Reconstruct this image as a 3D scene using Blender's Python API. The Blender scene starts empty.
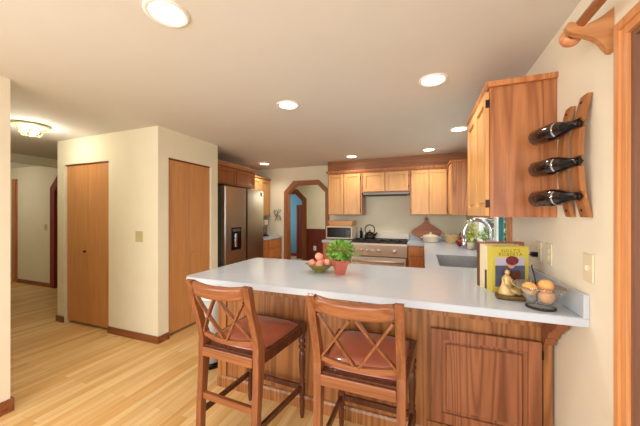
import bpy, bmesh, math, random
from mathutils import Vector, Matrix
random.seed(7)
S = bpy.context.scene
COL = S.collection
PI = math.pi

# ------------------------------------------------------------------ camera, world, daylight, exposure
cam = bpy.data.cameras.new('camera')
cam.sensor_width = 36.0
cam.lens = 274.95 * 36.0 / 640.0
cam.shift_y = 1.4 / 640.0
cam.clip_start = 0.02
cam_o = bpy.data.objects.new('camera', cam)
COL.objects.link(cam_o)
cam_o.location = (0, 0, 1.387)
cam_o.rotation_euler = (PI / 2, 0, math.radians(20.53))
S.camera = cam_o

W = bpy.data.worlds.new('daylight')
S.world = W
W.use_nodes = True
bg = W.node_tree.nodes['Background']
bg.inputs[0].default_value = (0.86, 0.93, 1.0, 1)
bg.inputs[1].default_value = 1.3

S.view_settings.view_transform = 'Standard'
S.view_settings.look = 'None'
S.view_settings.gamma = 1
S.view_settings.exposure = -0.35
S.view_settings.use_curve_mapping = False


def area(name, loc, rot, sx, sy, power, color):
    l = bpy.data.lights.new(name, 'AREA')
    l.shape = 'RECTANGLE'
    l.size, l.size_y = sx, sy
    l.energy = power
    l.color = color
    o = bpy.data.objects.new(name, l)
    COL.objects.link(o)
    o.location = loc
    o.rotation_euler = rot
    return o


def point(name, loc, power, color, r=0.06):
    l = bpy.data.lights.new(name, 'POINT')
    l.energy = power
    l.color = color
    l.shadow_soft_size = r
    o = bpy.data.objects.new(name, l)
    COL.objects.link(o)
    o.location = loc
    return o


# unseen fills added at rear and left; daylight at side door and sink window
area('rear_fill', (-1.0, -2.95, 1.25), (PI / 2, 0, 0), 3.0, 2.0, 150, (1.0, 0.985, 0.97))  # added fill behind the camera, set in an unseen opening
area('right_wall_fill', (-2.68, -1.2, 1.3), (PI / 2, 0, -PI / 2), 1.8, 1.5, 66, (0.97, 0.99, 1.0))  # unseen fill added at the left to brighten the right wall
area('side_door_daylight', (0.92, 0.35, 1.1), (PI / 2, 0, PI / 2), 1.5, 1.9, 20, (0.86, 0.93, 1.0))
area('sink_window_daylight', (1.05, 3.42, 1.7), (PI / 2, 0, PI / 2), 1.4, 0.8, 14, (0.9, 0.96, 1.0))
area('blue_room_daylight', (-4.7, 7.5, 1.4), (PI / 2, 0, -PI / 2), 1.2, 1.4, 22, (0.85, 0.93, 1.0))
point('dining_fill', (-1.2, 5.9, 1.9), 30, (1.0, 0.95, 0.82), 0.15)  # added fill point for the room beyond the arch, no fixture
point('hall_end_fill', (-7.4, 2.0, 2.0), 18, (1.0, 0.92, 0.78), 0.12)  # fill point added to brighten the hall end, no fixture
WARM = (1.0, 0.93, 0.83)
CAN_POWER = 13


# ------------------------------------------------------------------ materials
def lin(c):
    return tuple(((v / 255) / 12.92 if v / 255 <= 0.04045 else ((v / 255 + 0.055) / 1.055) ** 2.4) for v in c) + (1,)


def new_mat(name):
    m = bpy.data.materials.new(name)
    m.use_nodes = True
    nt = m.node_tree
    b = nt.nodes['Principled BSDF']
    return m, nt, b


def plain(name, rgb, rough=0.5, metal=0.0, spec=0.5, var=0.06, scale=6.0, bump=0.0, coat=0.0):
    m, nt, b = new_mat(name)
    tc = nt.nodes.new('ShaderNodeTexCoord')
    n = nt.nodes.new('ShaderNodeTexNoise')
    n.inputs['Scale'].default_value = scale
    n.inputs['Detail'].default_value = 4
    nt.links.new(tc.outputs['Object'], n.inputs['Vector'])
    r = nt.nodes.new('ShaderNodeValToRGB')
    c = lin(rgb)
    r.color_ramp.elements[0].position = 0.3
    r.color_ramp.elements[1].position = 0.7
    r.color_ramp.elements[0].color = tuple(v * (1 - var) for v in c[:3]) + (1,)
    r.color_ramp.elements[1].color = tuple(min(1, v * (1 + var)) for v in c[:3]) + (1,)
    nt.links.new(n.outputs['Fac'], r.inputs['Fac'])
    nt.links.new(r.outputs['Color'], b.inputs['Base Color'])
    b.inputs['Roughness'].default_value = rough
    b.inputs['Metallic'].default_value = metal
    b.inputs['Specular IOR Level'].default_value = spec
    b.inputs['Coat Weight'].default_value = coat
    if bump:
        bp = nt.nodes.new('ShaderNodeBump')
        bp.inputs['Strength'].default_value = bump
        bp.inputs['Distance'].default_value = 0.004
        n2 = nt.nodes.new('ShaderNodeTexNoise')
        n2.inputs['Scale'].default_value = 90
        nt.links.new(tc.outputs['Object'], n2.inputs['Vector'])
        nt.links.new(n2.outputs['Fac'], bp.inputs['Height'])
        nt.links.new(bp.outputs['Normal'], b.inputs['Normal'])
    return m


def wood(name, c_light, c_dark, axis='z', rough=0.35, grain=1.0, figure=0.35):
    """stretched noise for streaks + distorted bands for the cathedral figure"""
    m, nt, b = new_mat(name)
    tc = nt.nodes.new('ShaderNodeTexCoord')
    oi = nt.nodes.new('ShaderNodeObjectInfo')
    add = nt.nodes.new('ShaderNodeVectorMath')
    add.operation = 'ADD'
    mul = nt.nodes.new('ShaderNodeVectorMath')
    mul.operation = 'SCALE'
    mul.inputs['Scale'].default_value = 7.0
    nt.links.new(oi.outputs['Random'], mul.inputs[0])
    nt.links.new(tc.outputs['Object'], add.inputs[0])
    nt.links.new(mul.outputs[0], add.inputs[1])

    def mapped(along, across):
        mp = nt.nodes.new('ShaderNodeMapping')
        sc = {'x': (along, across, across), 'y': (across, along, across), 'z': (across, across, along)}[axis]
        mp.inputs['Scale'].default_value = sc
        nt.links.new(add.outputs[0], mp.inputs['Vector'])
        return mp
    n1 = nt.nodes.new('ShaderNodeTexNoise')
    n1.inputs['Scale'].default_value = 1.0
    n1.inputs['Detail'].default_value = 5
    n1.inputs['Distortion'].default_value = 0.6
    nt.links.new(mapped(1.3 * grain, 17 * grain).outputs[0], n1.inputs['Vector'])
    n2 = nt.nodes.new('ShaderNodeTexNoise')
    n2.inputs['Scale'].default_value = 1.0
    n2.inputs['Detail'].default_value = 2
    nt.links.new(mapped(5 * grain, 130 * grain).outputs[0], n2.inputs['Vector'])
    wv = nt.nodes.new('ShaderNodeTexNoise')
    wv.inputs['Scale'].default_value = 1.0
    wv.inputs['Detail'].default_value = 1
    nt.links.new(mapped(0.3 * grain, 7.5 * grain).outputs[0], wv.inputs['Vector'])
    ms = nt.nodes.new('ShaderNodeMath')
    ms.operation = 'MULTIPLY'
    ms.inputs[1].default_value = 24.0
    nt.links.new(wv.outputs['Fac'], ms.inputs[0])
    fr = nt.nodes.new('ShaderNodeMath')
    fr.operation = 'PINGPONG'
    fr.inputs[1].default_value = 1.0
    nt.links.new(ms.outputs[0], fr.inputs[0])
    mx = nt.nodes.new('ShaderNodeMix')
    mx.data_type = 'FLOAT'
    mx.inputs['Factor'].default_value = figure
    nt.links.new(n1.outputs['Fac'], mx.inputs[2])
    nt.links.new(fr.outputs[0], mx.inputs[3])
    mx2 = nt.nodes.new('ShaderNodeMix')
    mx2.data_type = 'FLOAT'
    mx2.inputs['Factor'].default_value = 0.38
    nt.links.new(mx.outputs[0], mx2.inputs[2])
    nt.links.new(n2.outputs['Fac'], mx2.inputs[3])
    r = nt.nodes.new('ShaderNodeValToRGB')
    r.color_ramp.elements[0].position = 0.25
    r.color_ramp.elements[1].position = 0.72
    r.color_ramp.elements[0].color = lin(c_dark)
    r.color_ramp.elements[1].color = lin(c_light)
    nt.links.new(mx2.outputs[0], r.inputs['Fac'])
    ln = nt.nodes.new('ShaderNodeValToRGB')
    ln.color_ramp.elements[0].position = 0.0
    ln.color_ramp.elements[0].color = (1 - 0.95 * figure, 1 - 1.15 * figure, 1 - 1.3 * figure, 1)
    ln.color_ramp.elements[1].position = 0.42
    ln.color_ramp.elements[1].color = (1, 1, 1, 1)
    nt.links.new(fr.outputs[0], ln.inputs['Fac'])
    mm = nt.nodes.new('ShaderNodeMix')
    mm.data_type = 'RGBA'
    mm.blend_type = 'MULTIPLY'
    nt.links.new(n2.outputs['Fac'], mm.inputs['Factor'])
    nt.links.new(r.outputs['Color'], mm.inputs[6])
    nt.links.new(ln.outputs['Color'], mm.inputs[7])
    nt.links.new(mm.outputs[2], b.inputs['Base Color'])
    b.inputs['Roughness'].default_value = rough
    return m


def emis(name, rgb, strength):
    m, nt, b = new_mat(name)
    b.inputs['Base Color'].default_value = lin(rgb)
    b.inputs['Emission Color'].default_value = lin(rgb)
    b.inputs['Emission Strength'].default_value = strength
    return m


def glass(name, rgb=(255, 255, 255), rough=0.0, ior=1.45):
    m, nt, b = new_mat(name)
    b.inputs['Base Color'].default_value = lin(rgb)
    b.inputs['Transmission Weight'].default_value = 1.0
    b.inputs['Roughness'].default_value = rough
    b.inputs['IOR'].default_value = ior
    return m


def thin_glass(name, base=0.04, blend=0.12):
    m, nt, b = new_mat(name)
    out = nt.nodes['Material Output']
    tr = nt.nodes.new('ShaderNodeBsdfTransparent')
    gl = nt.nodes.new('ShaderNodeBsdfGlossy')
    gl.inputs['Roughness'].default_value = 0.02
    fs = nt.nodes.new('ShaderNodeLayerWeight')
    fs.inputs['Blend'].default_value = blend
    cl = nt.nodes.new('ShaderNodeMath')
    cl.operation = 'MULTIPLY_ADD'
    cl.inputs[1].default_value = 0.7
    cl.inputs[2].default_value = base
    nt.links.new(fs.outputs['Facing'], cl.inputs[0])
    mx = nt.nodes.new('ShaderNodeMixShader')
    nt.links.new(cl.outputs[0], mx.inputs[0])
    nt.links.new(tr.outputs[0], mx.inputs[1])
    nt.links.new(gl.outputs[0], mx.inputs[2])
    nt.links.new(mx.outputs[0], out.inputs['Surface'])
    return m


def floor_mat():
    m, nt, b = new_mat('maple_strip_floor')
    tc = nt.nodes.new('ShaderNodeTexCoord')
    mp = nt.nodes.new('ShaderNodeMapping')
    mp.inputs['Rotation'].default_value = (0, 0, PI / 2)
    nt.links.new(tc.outputs['Object'], mp.inputs['Vector'])
    br = nt.nodes.new('ShaderNodeTexBrick')
    br.offset = 0.37
    br.inputs['Scale'].default_value = 1.0
    br.inputs['Brick Width'].default_value = 1.05
    br.inputs['Row Height'].default_value = 0.06
    br.inputs['Mortar Size'].default_value = 0.0012
    br.inputs['Mortar Smooth'].default_value = 0.2
    br.inputs['Color1'].default_value = (0, 0, 0, 1)
    br.inputs['Color2'].default_value = (1, 1, 1, 1)
    br.inputs['Mortar'].default_value = (0.1, 0.1, 0.1, 1)
    nt.links.new(mp.outputs[0], br.inputs['Vector'])
    ramp = nt.nodes.new('ShaderNodeValToRGB')
    e = ramp.color_ramp.elements
    e[0].position, e[0].color = 0.0, lin((222, 176, 112))
    e[1].position, e[1].color = 1.0, lin((240, 208, 152))
    k = ramp.color_ramp.elements.new(0.4)
    k.color = lin((231, 190, 130))
    nt.links.new(br.outputs['Color'], ramp.inputs['Fac'])
    n = nt.nodes.new('ShaderNodeTexNoise')
    mp2 = nt.nodes.new('ShaderNodeMapping')
    mp2.inputs['Scale'].default_value = (26, 1.6, 1)
    nt.links.new(tc.outputs['Object'], mp2.inputs['Vector'])
    n.inputs['Scale'].default_value = 1
    n.inputs['Detail'].default_value = 5
    nt.links.new(mp2.outputs[0], n.inputs['Vector'])
    nr = nt.nodes.new('ShaderNodeValToRGB')
    nr.color_ramp.elements[0].position = 0.25
    nr.color_ramp.elements[0].color = (0.74, 0.66, 0.56, 1)
    nr.color_ramp.elements[1].position = 0.65
    nr.color_ramp.elements[1].color = (1, 1, 1, 1)
    nt.links.new(n.outputs['Fac'], nr.inputs['Fac'])
    mx = nt.nodes.new('ShaderNodeMix')
    mx.data_type = 'RGBA'
    mx.blend_type = 'MULTIPLY'
    mx.inputs['Factor'].default_value = 0.75
    nt.links.new(ramp.outputs['Color'], mx.inputs[6])
    nt.links.new(nr.outputs['Color'], mx.inputs[7])
    mo = nt.nodes.new('ShaderNodeMix')
    mo.data_type = 'RGBA'
    mo.inputs[7].default_value = lin((196, 146, 90))
    nt.links.new(br.outputs['Fac'], mo.inputs['Factor'])
    nt.links.new(mx.outputs[2], mo.inputs[6])
    nt.links.new(mo.outputs[2], b.inputs['Base Color'])
    b.inputs['Roughness'].default_value = 0.36
    b.inputs['Specular IOR Level'].default_value = 0.25
    return m


M = {}
M['wall'] = plain('cream_wall_paint', (231, 224, 199), 0.75, var=0.015, spec=0.25, bump=0.08)
M['wall_right'] = plain('daylit_cream_paint', (235, 225, 204), 0.75, var=0.015, spec=0.25, bump=0.08)  # same cream paint, with daylight mixed into a lighter colour
M['ceiling'] = plain('ceiling_paint', (219, 215, 209), 0.85, var=0.01, spec=0.2)
M['blue'] = plain('blue_wall_paint', (98, 152, 172), 0.8, var=0.02)
M['wainscot'] = wood('red_wainscot', (128, 52, 30), (96, 34, 20), 'z', 0.4)
M['floor'] = floor_mat()
M['trim'] = wood('fir_trim', (204, 136, 84), (170, 102, 58), 'z', 0.35)
M['trim_y'] = wood('fir_trim_long', (188, 112, 60), (150, 80, 40), 'y', 0.35)
M['base'] = wood('baseboard_wood', (150, 88, 50), (112, 60, 34), 'x', 0.4)
M['dark_trim'] = wood('red_brown_trim', (150, 62, 40), (112, 42, 28), 'z', 0.4)
M['bifold'] = wood('birch_bifold', (206, 150, 94), (186, 126, 72), 'z', 0.4, 0.8, 0.12)
M['maple'] = wood('honey_maple', (226, 174, 110), (204, 146, 86), 'z', 0.32, 0.9, 0.12)
M['maple_x'] = wood('honey_maple_cross', (214, 156, 90), (186, 124, 66), 'x', 0.32, 0.9, 0.12)
M['oak_shaded'] = wood('oak_ends_shaded', (190, 126, 80), (150, 90, 52), 'z', 0.35, 1.0, 0.4)  # cabinet oak with the shade of the end panels put into its colour
M['soffit'] = wood('oak_soffit', (166, 106, 60), (128, 76, 40), 'x', 0.38, 0.8, 0.3)
M['oak'] = wood('golden_oak', (176, 118, 68), (120, 72, 38), 'z', 0.33, 0.9, 0.4)
M['oak_door'] = wood('red_oak', (166, 106, 70), (112, 64, 42), 'z', 0.33, 0.9, 0.4)
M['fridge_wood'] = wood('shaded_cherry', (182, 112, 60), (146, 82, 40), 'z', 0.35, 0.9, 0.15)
M['stool'] = wood('cherry_stool_wood', (152, 92, 56), (98, 54, 30), 'z', 0.22, 1.2, 0.2)
M['stool_x'] = wood('cherry_stool_rail', (158, 98, 60), (108, 60, 34), 'x', 0.22, 1.2, 0.2)
M['stool_dark'] = wood('dark_shaded_cherry', (100, 54, 34), (66, 32, 20), 'z', 0.22, 1.2, 0.2)  # dark seat-frame cherry; on the front legs its darkness is painted shade
M['leather'] = plain('russet_leather', (164, 88, 66), 0.3, var=0.12, scale=9, bump=0.1, coat=0.6)
M['quartz'] = plain('white_quartz', (188, 196, 206), 0.16, var=0.02, scale=40)
M['steel'] = plain('brushed_steel', (186, 178, 168), 0.3, metal=1.0, var=0.03, scale=3)
M['steel_side'] = plain('grey_appliance_side', (120, 112, 104), 0.4, metal=0.6)
M['chrome'] = plain('chrome', (225, 225, 228), 0.12, metal=1.0, var=0.01)
M['black'] = plain('black_plastic', (16, 15, 16), 0.18, var=0.1, spec=0.25)
M['iron'] = plain('cast_iron', (30, 27, 26), 0.55, var=0.1)
M['kettle'] = plain('dark_enamel', (44, 34, 30), 0.14, metal=0.3, var=0.1)
M['sink'] = plain('grey_granite_sink', (150, 151, 152), 0.5, var=0.1, scale=60)
M['white'] = plain('white_plastic', (232, 230, 224), 0.4, var=0.02)
M['plate'] = plain('ivory_plate', (226, 214, 182), 0.4, var=0.02)
M['terracotta'] = plain('coral_glaze', (190, 98, 80), 0.35, var=0.1, scale=14)
M['soil'] = plain('potting_soil', (58, 42, 30), 0.95, var=0.3, scale=60)
M['leaf'] = plain('leaf_green', (126, 170, 70), 0.45, var=0.45, scale=26)
M['leaf2'] = plain('hedge_green', (120, 150, 60), 0.6, var=0.5, scale=8)
M['olive'] = plain('olive_glaze', (120, 112, 50), 0.3, var=0.3, scale=12)
M['peach'] = plain('peach_skin', (220, 146, 122), 0.5, var=0.42, scale=13)
M['orange'] = plain('orange_peel', (240, 176, 104), 0.5, var=0.1, scale=20, bump=0.2)
M['onion'] = plain('red_apple_skin', (150, 38, 32), 0.3, var=0.35, scale=18)
M['brass'] = plain('antique_brass', (204, 172, 116), 0.45, metal=0.35, var=0.25, scale=22)
M['bronze'] = plain('dark_bronze', (110, 84, 44), 0.4, metal=0.7, var=0.3, scale=25)
M['wicker'] = plain('wicker', (206, 174, 120), 0.7, var=0.25, scale=70, bump=0.6)
M['cream_pot'] = plain('cream_enamel', (232, 216, 190), 0.25, var=0.03)
M['board'] = wood('acacia_board', (180, 108, 62), (140, 74, 40), 'x', 0.4, 1.0, 0.3)
M['rack'] = wood('barrel_stave', (180, 118, 68), (132, 80, 42), 'z', 0.4, 1.0, 0.25)
M['bracket'] = wood('carved_oak', (206, 150, 100), (172, 114, 68), 'x', 0.4, 1.0, 0.25)
M['rod'] = wood('rod_wood', (222, 156, 106), (194, 122, 76), 'y', 0.3, 1.0, 0.2)
M['wine'] = plain('dark_wine_bottle', (34, 12, 10), 0.07, var=0.15, coat=0.6)
M['foil'] = plain('black_foil', (34, 30, 30), 0.25, metal=0.5, var=0.2)
M['yellow'] = plain('yellow_book_cloth', (204, 188, 74), 0.45, var=0.03)
M['paper'] = plain('page_edges', (232, 222, 200), 0.8, var=0.04, scale=60)
M['cream_book'] = plain('cream_book_cloth', (222, 206, 172), 0.6, var=0.04)
M['brown_book'] = plain('brown_book_cloth', (98, 66, 40), 0.55, var=0.1)
M['rose_book'] = plain('rose_brown_book_cloth', (166, 108, 86), 0.55, var=0.08)
M['ink'] = plain('olive_ink', (112, 100, 34), 0.6)
M['ink_lilac'] = plain('print_lilac', (186, 176, 196), 0.5, var=0.05)
M['ink_slate'] = plain('print_slate', (84, 88, 112), 0.5, var=0.25, scale=30)
M['ink_red'] = plain('print_maroon', (112, 36, 48), 0.5, var=0.35, scale=80)
M['ink_brown'] = plain('print_brown', (100, 52, 36), 0.5, var=0.3, scale=60)
M['ink_skin'] = plain('print_skin', (206, 152, 116), 0.5)
M['ink_blue'] = plain('print_blue', (70, 84, 140), 0.5)
M['glass'] = glass('clear_glass')
M['bowl_glass'] = thin_glass('clear_bowl_glass', 0.07, 0.3)
M['pane'] = thin_glass('window_glass')
M['teal'] = plain('teal_fabric', (70, 140, 140), 0.8, var=0.25, scale=5)
M['frame_white'] = plain('white_vinyl', (236, 236, 232), 0.4, var=0.01)
M['lens'] = emis('lamp_lens', (255, 246, 230), 9.0)
M['can'] = plain('lamp_trim_white', (240, 236, 228), 0.4, var=0.01)
M['bulb'] = emis('hall_bulb', (255, 240, 205), 14.0)
M['brass_lamp'] = plain('polished_brass', (214, 196, 120), 0.25, metal=0.8, var=0.05)
M['hinge'] = plain('dark_hinge', (52, 36, 24), 0.4, metal=0.6)
M['taupe'] = plain('taupe_door_paint', (140, 118, 112), 0.4, var=0.05)
M['almond'] = plain('almond_plate', (196, 184, 128), 0.4, var=0.03)
M['canopy'] = plain('pale_canopy_glass', (226, 222, 178), 0.3, var=0.04)
M['satin'] = plain('satin_steel', (222, 214, 202), 0.5, metal=0.6, var=0.02)
M['oak_back'] = wood('warm_oak_fronts', (208, 138, 76), (170, 100, 50), 'z', 0.33, 0.9, 0.25)
M['steel_range'] = plain('warm_steel', (214, 198, 184), 0.42, metal=0.9, var=0.03)
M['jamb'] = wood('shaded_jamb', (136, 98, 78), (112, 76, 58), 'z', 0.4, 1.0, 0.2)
M['bin'] = plain('pale_grey_bin', (190, 190, 188), 0.45, var=0.02)
M['casing'] = wood('door_casing_fir', (222, 160, 106), (194, 128, 78), 'z', 0.35, 1.0, 0.2)
M['corbel'] = wood('corbel_oak', (150, 92, 56), (118, 68, 40), 'z', 0.35, 1.0, 0.08)
M['arch'] = wood('dark_fir_arch', (166, 104, 62), (126, 74, 42), 'z', 0.35, 1.0, 0.2)
M['red_casing'] = wood('deep_red_casing', (150, 54, 24), (112, 36, 16), 'z', 0.7, 1.0, 0.2)
M['leaf3'] = plain('yellow_green_leaf', (178, 186, 92), 0.5, var=0.4, scale=24)
M['wire'] = plain('grey_wire', (150, 146, 136), 0.4, metal=0.6)


# ------------------------------------------------------------------ mesh helpers
class MB:
    def __init__(s):
        s.bm = bmesh.new()
        s.mats = []

    def _mi(s, m):
        if m is None:
            return 0
        if m not in s.mats:
            s.mats.append(m)
        return s.mats.index(m)

    def box(s, x0, x1, y0, y1, z0, z1, bev=0.0, seg=2, m=None):
        mt = Matrix.Translation(((x0 + x1) / 2, (y0 + y1) / 2, (z0 + z1) / 2)) @ Matrix.Diagonal((abs(x1 - x0), abs(y1 - y0), abs(z1 - z0), 1))
        r = bmesh.ops.create_cube(s.bm, size=1, matrix=mt)
        vs = r['verts']
        fs = {f for v in vs for f in v.link_faces}
        mi = s._mi(m)
        for f in fs:
            f.material_index = mi
        if bev > 0:
            ed = list({e for v in vs for e in v.link_edges})
            bmesh.ops.bevel(s.bm, geom=ed, offset=bev, segments=seg, profile=0.5, affect='EDGES', material=-1)
        return s

    def prism(s, pts, plane, a, b, m=None, smooth=False):
        f3 = {'xy': lambda p, t: (p[0], p[1], t), 'xz': lambda p, t: (p[0], t, p[1]), 'yz': lambda p, t: (t, p[0], p[1])}[plane]
        va = [s.bm.verts.new(f3(p, a)) for p in pts]
        vb = [s.bm.verts.new(f3(p, b)) for p in pts]
        mi = s._mi(m)
        fs = [s.bm.faces.new(va[::-1]), s.bm.faces.new(vb)]
        n = len(pts)
        for i in range(n):
            f = s.bm.faces.new((va[i], va[(i + 1) % n], vb[(i + 1) % n], vb[i]))
            f.smooth = smooth
            fs.append(f)
        for f in fs:
            f.material_index = mi
        return s

    def lathe(s, prof, mat=None, seg=20, m=None, closed_ends=True):
        """profile of (radius, height) turned about z, then moved by the matrix"""
        mat = mat or Matrix.Identity(4)
        if not isinstance(mat, Matrix):
            mat = Matrix.Translation(mat)
        mi = s._mi(m)
        rings = []
        for r, z in prof:
            if r < 1e-5:
                rings.append([s.bm.verts.new(mat @ Vector((0, 0, z)))])
            else:
                rings.append([s.bm.verts.new(mat @ Vector((r * math.cos(2 * PI * k / seg), r * math.sin(2 * PI * k / seg), z))) for k in range(seg)])
        for A, B in zip(rings, rings[1:]):
            for k in range(seg):
                q = (k + 1) % seg
                if len(A) == 1 and len(B) == 1:
                    continue
                if len(A) == 1:
                    f = s.bm.faces.new((A[0], B[q], B[k]))
                elif len(B) == 1:
                    f = s.bm.faces.new((A[k], A[q], B[0]))
                else:
                    f = s.bm.faces.new((A[k], A[q], B[q], B[k]))
                f.smooth = True
                f.material_index = mi
        if closed_ends:
            for R in (rings[0], rings[-1]):
                if len(R) > 1:
                    f = s.bm.faces.new(R if R is rings[-1] else R[::-1])
                    f.material_index = mi
        return s

    def tube(s, pts, rad, seg=10, m=None, flat=None, up=(0, 0, 1), smooth=True):
        """sweep a circle (or a w x h rectangle when flat=(w,h)) along pts"""
        pts = [Vector(p) for p in pts]
        mi = s._mi(m)
        rings = []
        n = len(pts)
        side = None
        for i, p in enumerate(pts):
            d = (pts[min(i + 1, n - 1)] - pts[max(i - 1, 0)]).normalized()
            if flat:
                sd = d.cross(Vector(up)).normalized()
            elif side is None:
                ref = Vector((0, 0, 1)) if abs(d.z) < 0.9 else Vector((1, 0, 0))
                sd = d.cross(ref).normalized()
            else:
                sd = (side - d * side.dot(d)).normalized()
            side = sd
            u2 = sd.cross(d).normalized()
            if flat:
                w, h = flat
                rings.append([s.bm.verts.new(p + sd * a * w / 2 + u2 * b * h / 2) for a, b in ((-1, -1), (1, -1), (1, 1), (-1, 1))])
            else:
                r = rad[i] if isinstance(rad, (list, tuple)) else rad
                rings.append([s.bm.verts.new(p + (sd * math.cos(2 * PI * k / seg) + u2 * math.sin(2 * PI * k / seg)) * r) for k in range(seg)])
        L = len(rings[0])
        for A, B in zip(rings, rings[1:]):
            for k in range(L):
                f = s.bm.faces.new((A[k], A[(k + 1) % L], B[(k + 1) % L], B[k]))
                f.smooth = smooth and not flat
                f.material_index = mi
        for R in (rings[0][::-1], rings[-1]):
            f = s.bm.faces.new(R)
            f.material_index = mi
        return s

    def ball(s, c, r, sc=(1, 1, 1), u=14, v=10, m=None, rot=None):
        mt = Matrix.Translation(c) @ (rot or Matrix.Identity(4)) @ Matrix.Diagonal((sc[0], sc[1], sc[2], 1))
        res = bmesh.ops.create_uvsphere(s.bm, u_segments=u, v_segments=v, radius=r, matrix=mt)
        mi = s._mi(m)
        for vv in res['verts']:
            for f in vv.link_faces:
                f.smooth = True
                f.material_index = mi
        return s

    def build(s, name, mat, parent=None, label=None, cat=None, group=None, kind=None, recenter=True):
        bmesh.ops.recalc_face_normals(s.bm, faces=s.bm.faces)
        me = bpy.data.meshes.new(name)
        if parent is not None:
            L = parent.location.copy()
            if parent.parent is not None:
                L = L + parent.parent.location
            off = L
        elif recenter:
            xs = [v.co for v in s.bm.verts]
            off = Vector(((min(v.x for v in xs) + max(v.x for v in xs)) / 2, (min(v.y for v in xs) + max(v.y for v in xs)) / 2, min(v.z for v in xs)))
        else:
            off = Vector((0, 0, 0))
        for v in s.bm.verts:
            v.co -= off
        s.bm.to_mesh(me)
        s.bm.free()
        if s.mats:
            for q in s.mats:
                me.materials.append(q)
        else:
            me.materials.append(mat)
        o = bpy.data.objects.new(name, me)
        COL.objects.link(o)
        if parent is not None:
            o.parent = parent
        else:
            o.location = off
        tag(o, label, cat, group, kind)
        return o


def tag(o, label=None, cat=None, group=None, kind=None):
    if label:
        o['label'] = label
    if cat:
        o['category'] = cat
    if group:
        o['group'] = group
    if kind:
        o['kind'] = kind
    return o


def thing(name, label, cat, loc, group=None, kind=None):
    o = bpy.data.objects.new(name, None)
    o.empty_display_size = 0.05
    COL.objects.link(o)
    o.location = loc
    return tag(o, label, cat, group, kind)


def copy_tree(o, parent=None):
    c = o.copy()
    COL.objects.link(c)
    c.parent = parent
    for ch in list(o.children):
        copy_tree(ch, c)
    return c


def struct(name, mb, mat):
    return mb.build(name, mat, kind='structure', recenter=False)


def B(*a, **k):
    return MB().box(*a, **k)


# ------------------------------------------------------------------ the room shell
CE = 2.34
XR = 0.659
struct('floor', B(-9.2, 0.80, -3.2, 9.2, -0.1, 0), M['floor'])
struct('ceiling', B(-9.2, 0.80, -3.2, 9.2, CE, CE + 0.1), M['ceiling'])

WY0, WY1, WZ0, WZ1 = 2.65, 4.24, 1.07, 2.05            # sink window
DY0, DY1, DZ = -0.55, 1.233, 2.0                        # glazed side door
w = MB()
w.box(XR, 0.78, -3.2, DY0, 0, CE).box(XR, 0.78, DY0, DY1, DZ, CE)
w.box(XR, 0.78, DY1, WY0, 0, CE).box(XR, 0.78, WY0, WY1, 0, WZ0).box(XR, 0.78, WY0, WY1, WZ1, CE)
w.box(XR, 0.78, WY1, 6.7, 0, CE)
struct('wall_right', w, M['wall_right'])

AX0, AX1, AZ, AC = -2.60, -1.77, 1.99, 0.17           # kitchen archway
def arch_wall(x0, x1, ax0, ax1, az, ac, y0, y1, mat, name):
    w = MB()
    w.prism([(x0, 0), (ax0, 0), (ax0, az - ac), (ax0 + ac, az), (ax1 - ac, az), (ax1, az - ac), (ax1, 0), (x1, 0), (x1, CE), (x0, CE)], 'xz', y0, y1)
    return struct(name, w, mat)


def arch_trim(ax0, ax1, az, ac, y0, y1, wd, mat, name, z0=0.0):
    k = wd * 0.414
    inner = [(ax0, z0), (ax0, az - ac), (ax0 + ac, az), (ax1 - ac, az), (ax1, az - ac), (ax1, z0)]
    outer = [(ax0 - wd, z0), (ax0 - wd, az - ac + k), (ax0 + ac - k, az + wd), (ax1 - ac + k, az + wd), (ax1 + wd, az - ac + k), (ax1 + wd, z0)]
    lin_ = [(ax0 + 0.006, z0), (ax0 + 0.006, az - ac - 0.006), (ax0 + ac + 0.006, az - 0.006), (ax1 - ac - 0.006, az - 0.006), (ax1 - 0.006, az - ac - 0.006), (ax1 - 0.006, z0)]
    t = MB()
    for i in range(5):
        t.prism([inner[i], inner[i + 1], outer[i + 1], outer[i]], 'xz', y0 - 0.022, y0 - 0.001)
        t.prism([inner[i], inner[i + 1], lin_[i + 1], lin_[i]], 'xz', y0 - 0.022, y1 + 0.01)
    return struct(name, t, mat)


arch_wall(-3.43, 0.66, AX0, AX1, AZ, AC, 5.05, 5.17, M['wall'], 'wall_back')
arch_trim(AX0, AX1, AZ, AC, 5.05, 5.17, 0.075, M['arch'], 'trim_1')
arch_wall(-5.2, 0.66, -3.8, -2.96, 1.93, 0.19, 6.6, 6.72, M['wall'], 'wall_dining')
arch_trim(-3.8, -2.96, 1.93, 0.19, 6.6, 6.72, 0.12, M['arch'], 'trim_2')
w = MB()
w.box(-2.835, 0.65, 6.57, 6.599, 0.0, 0.98).box(-2.835, 0.65, 6.555, 6.599, 0.98, 1.015)
for k in range(14):
    w.box(-2.80 + k * 0.24, -2.78 + k * 0.24, 6.562, 6.58, 0.1, 0.97)
struct('trim_3', w, M['wainscot'])
struct('wall_blue', B(-6.4, 0.6, 8.3, 8.4, 0, CE), M['blue'])
struct('baseboard_blue', B(-6.4, 0.6, 8.28, 8.3, 0, 0.1), M['dark_trim'])
struct('wall_dining_left', B(-5.3, -5.2, 5.0, 8.4, 0, CE), M['wall'])
struct('wall_dining_right', B(0.60, 0.659, 6.72, 8.4, 0, CE), M['wall'])

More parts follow.
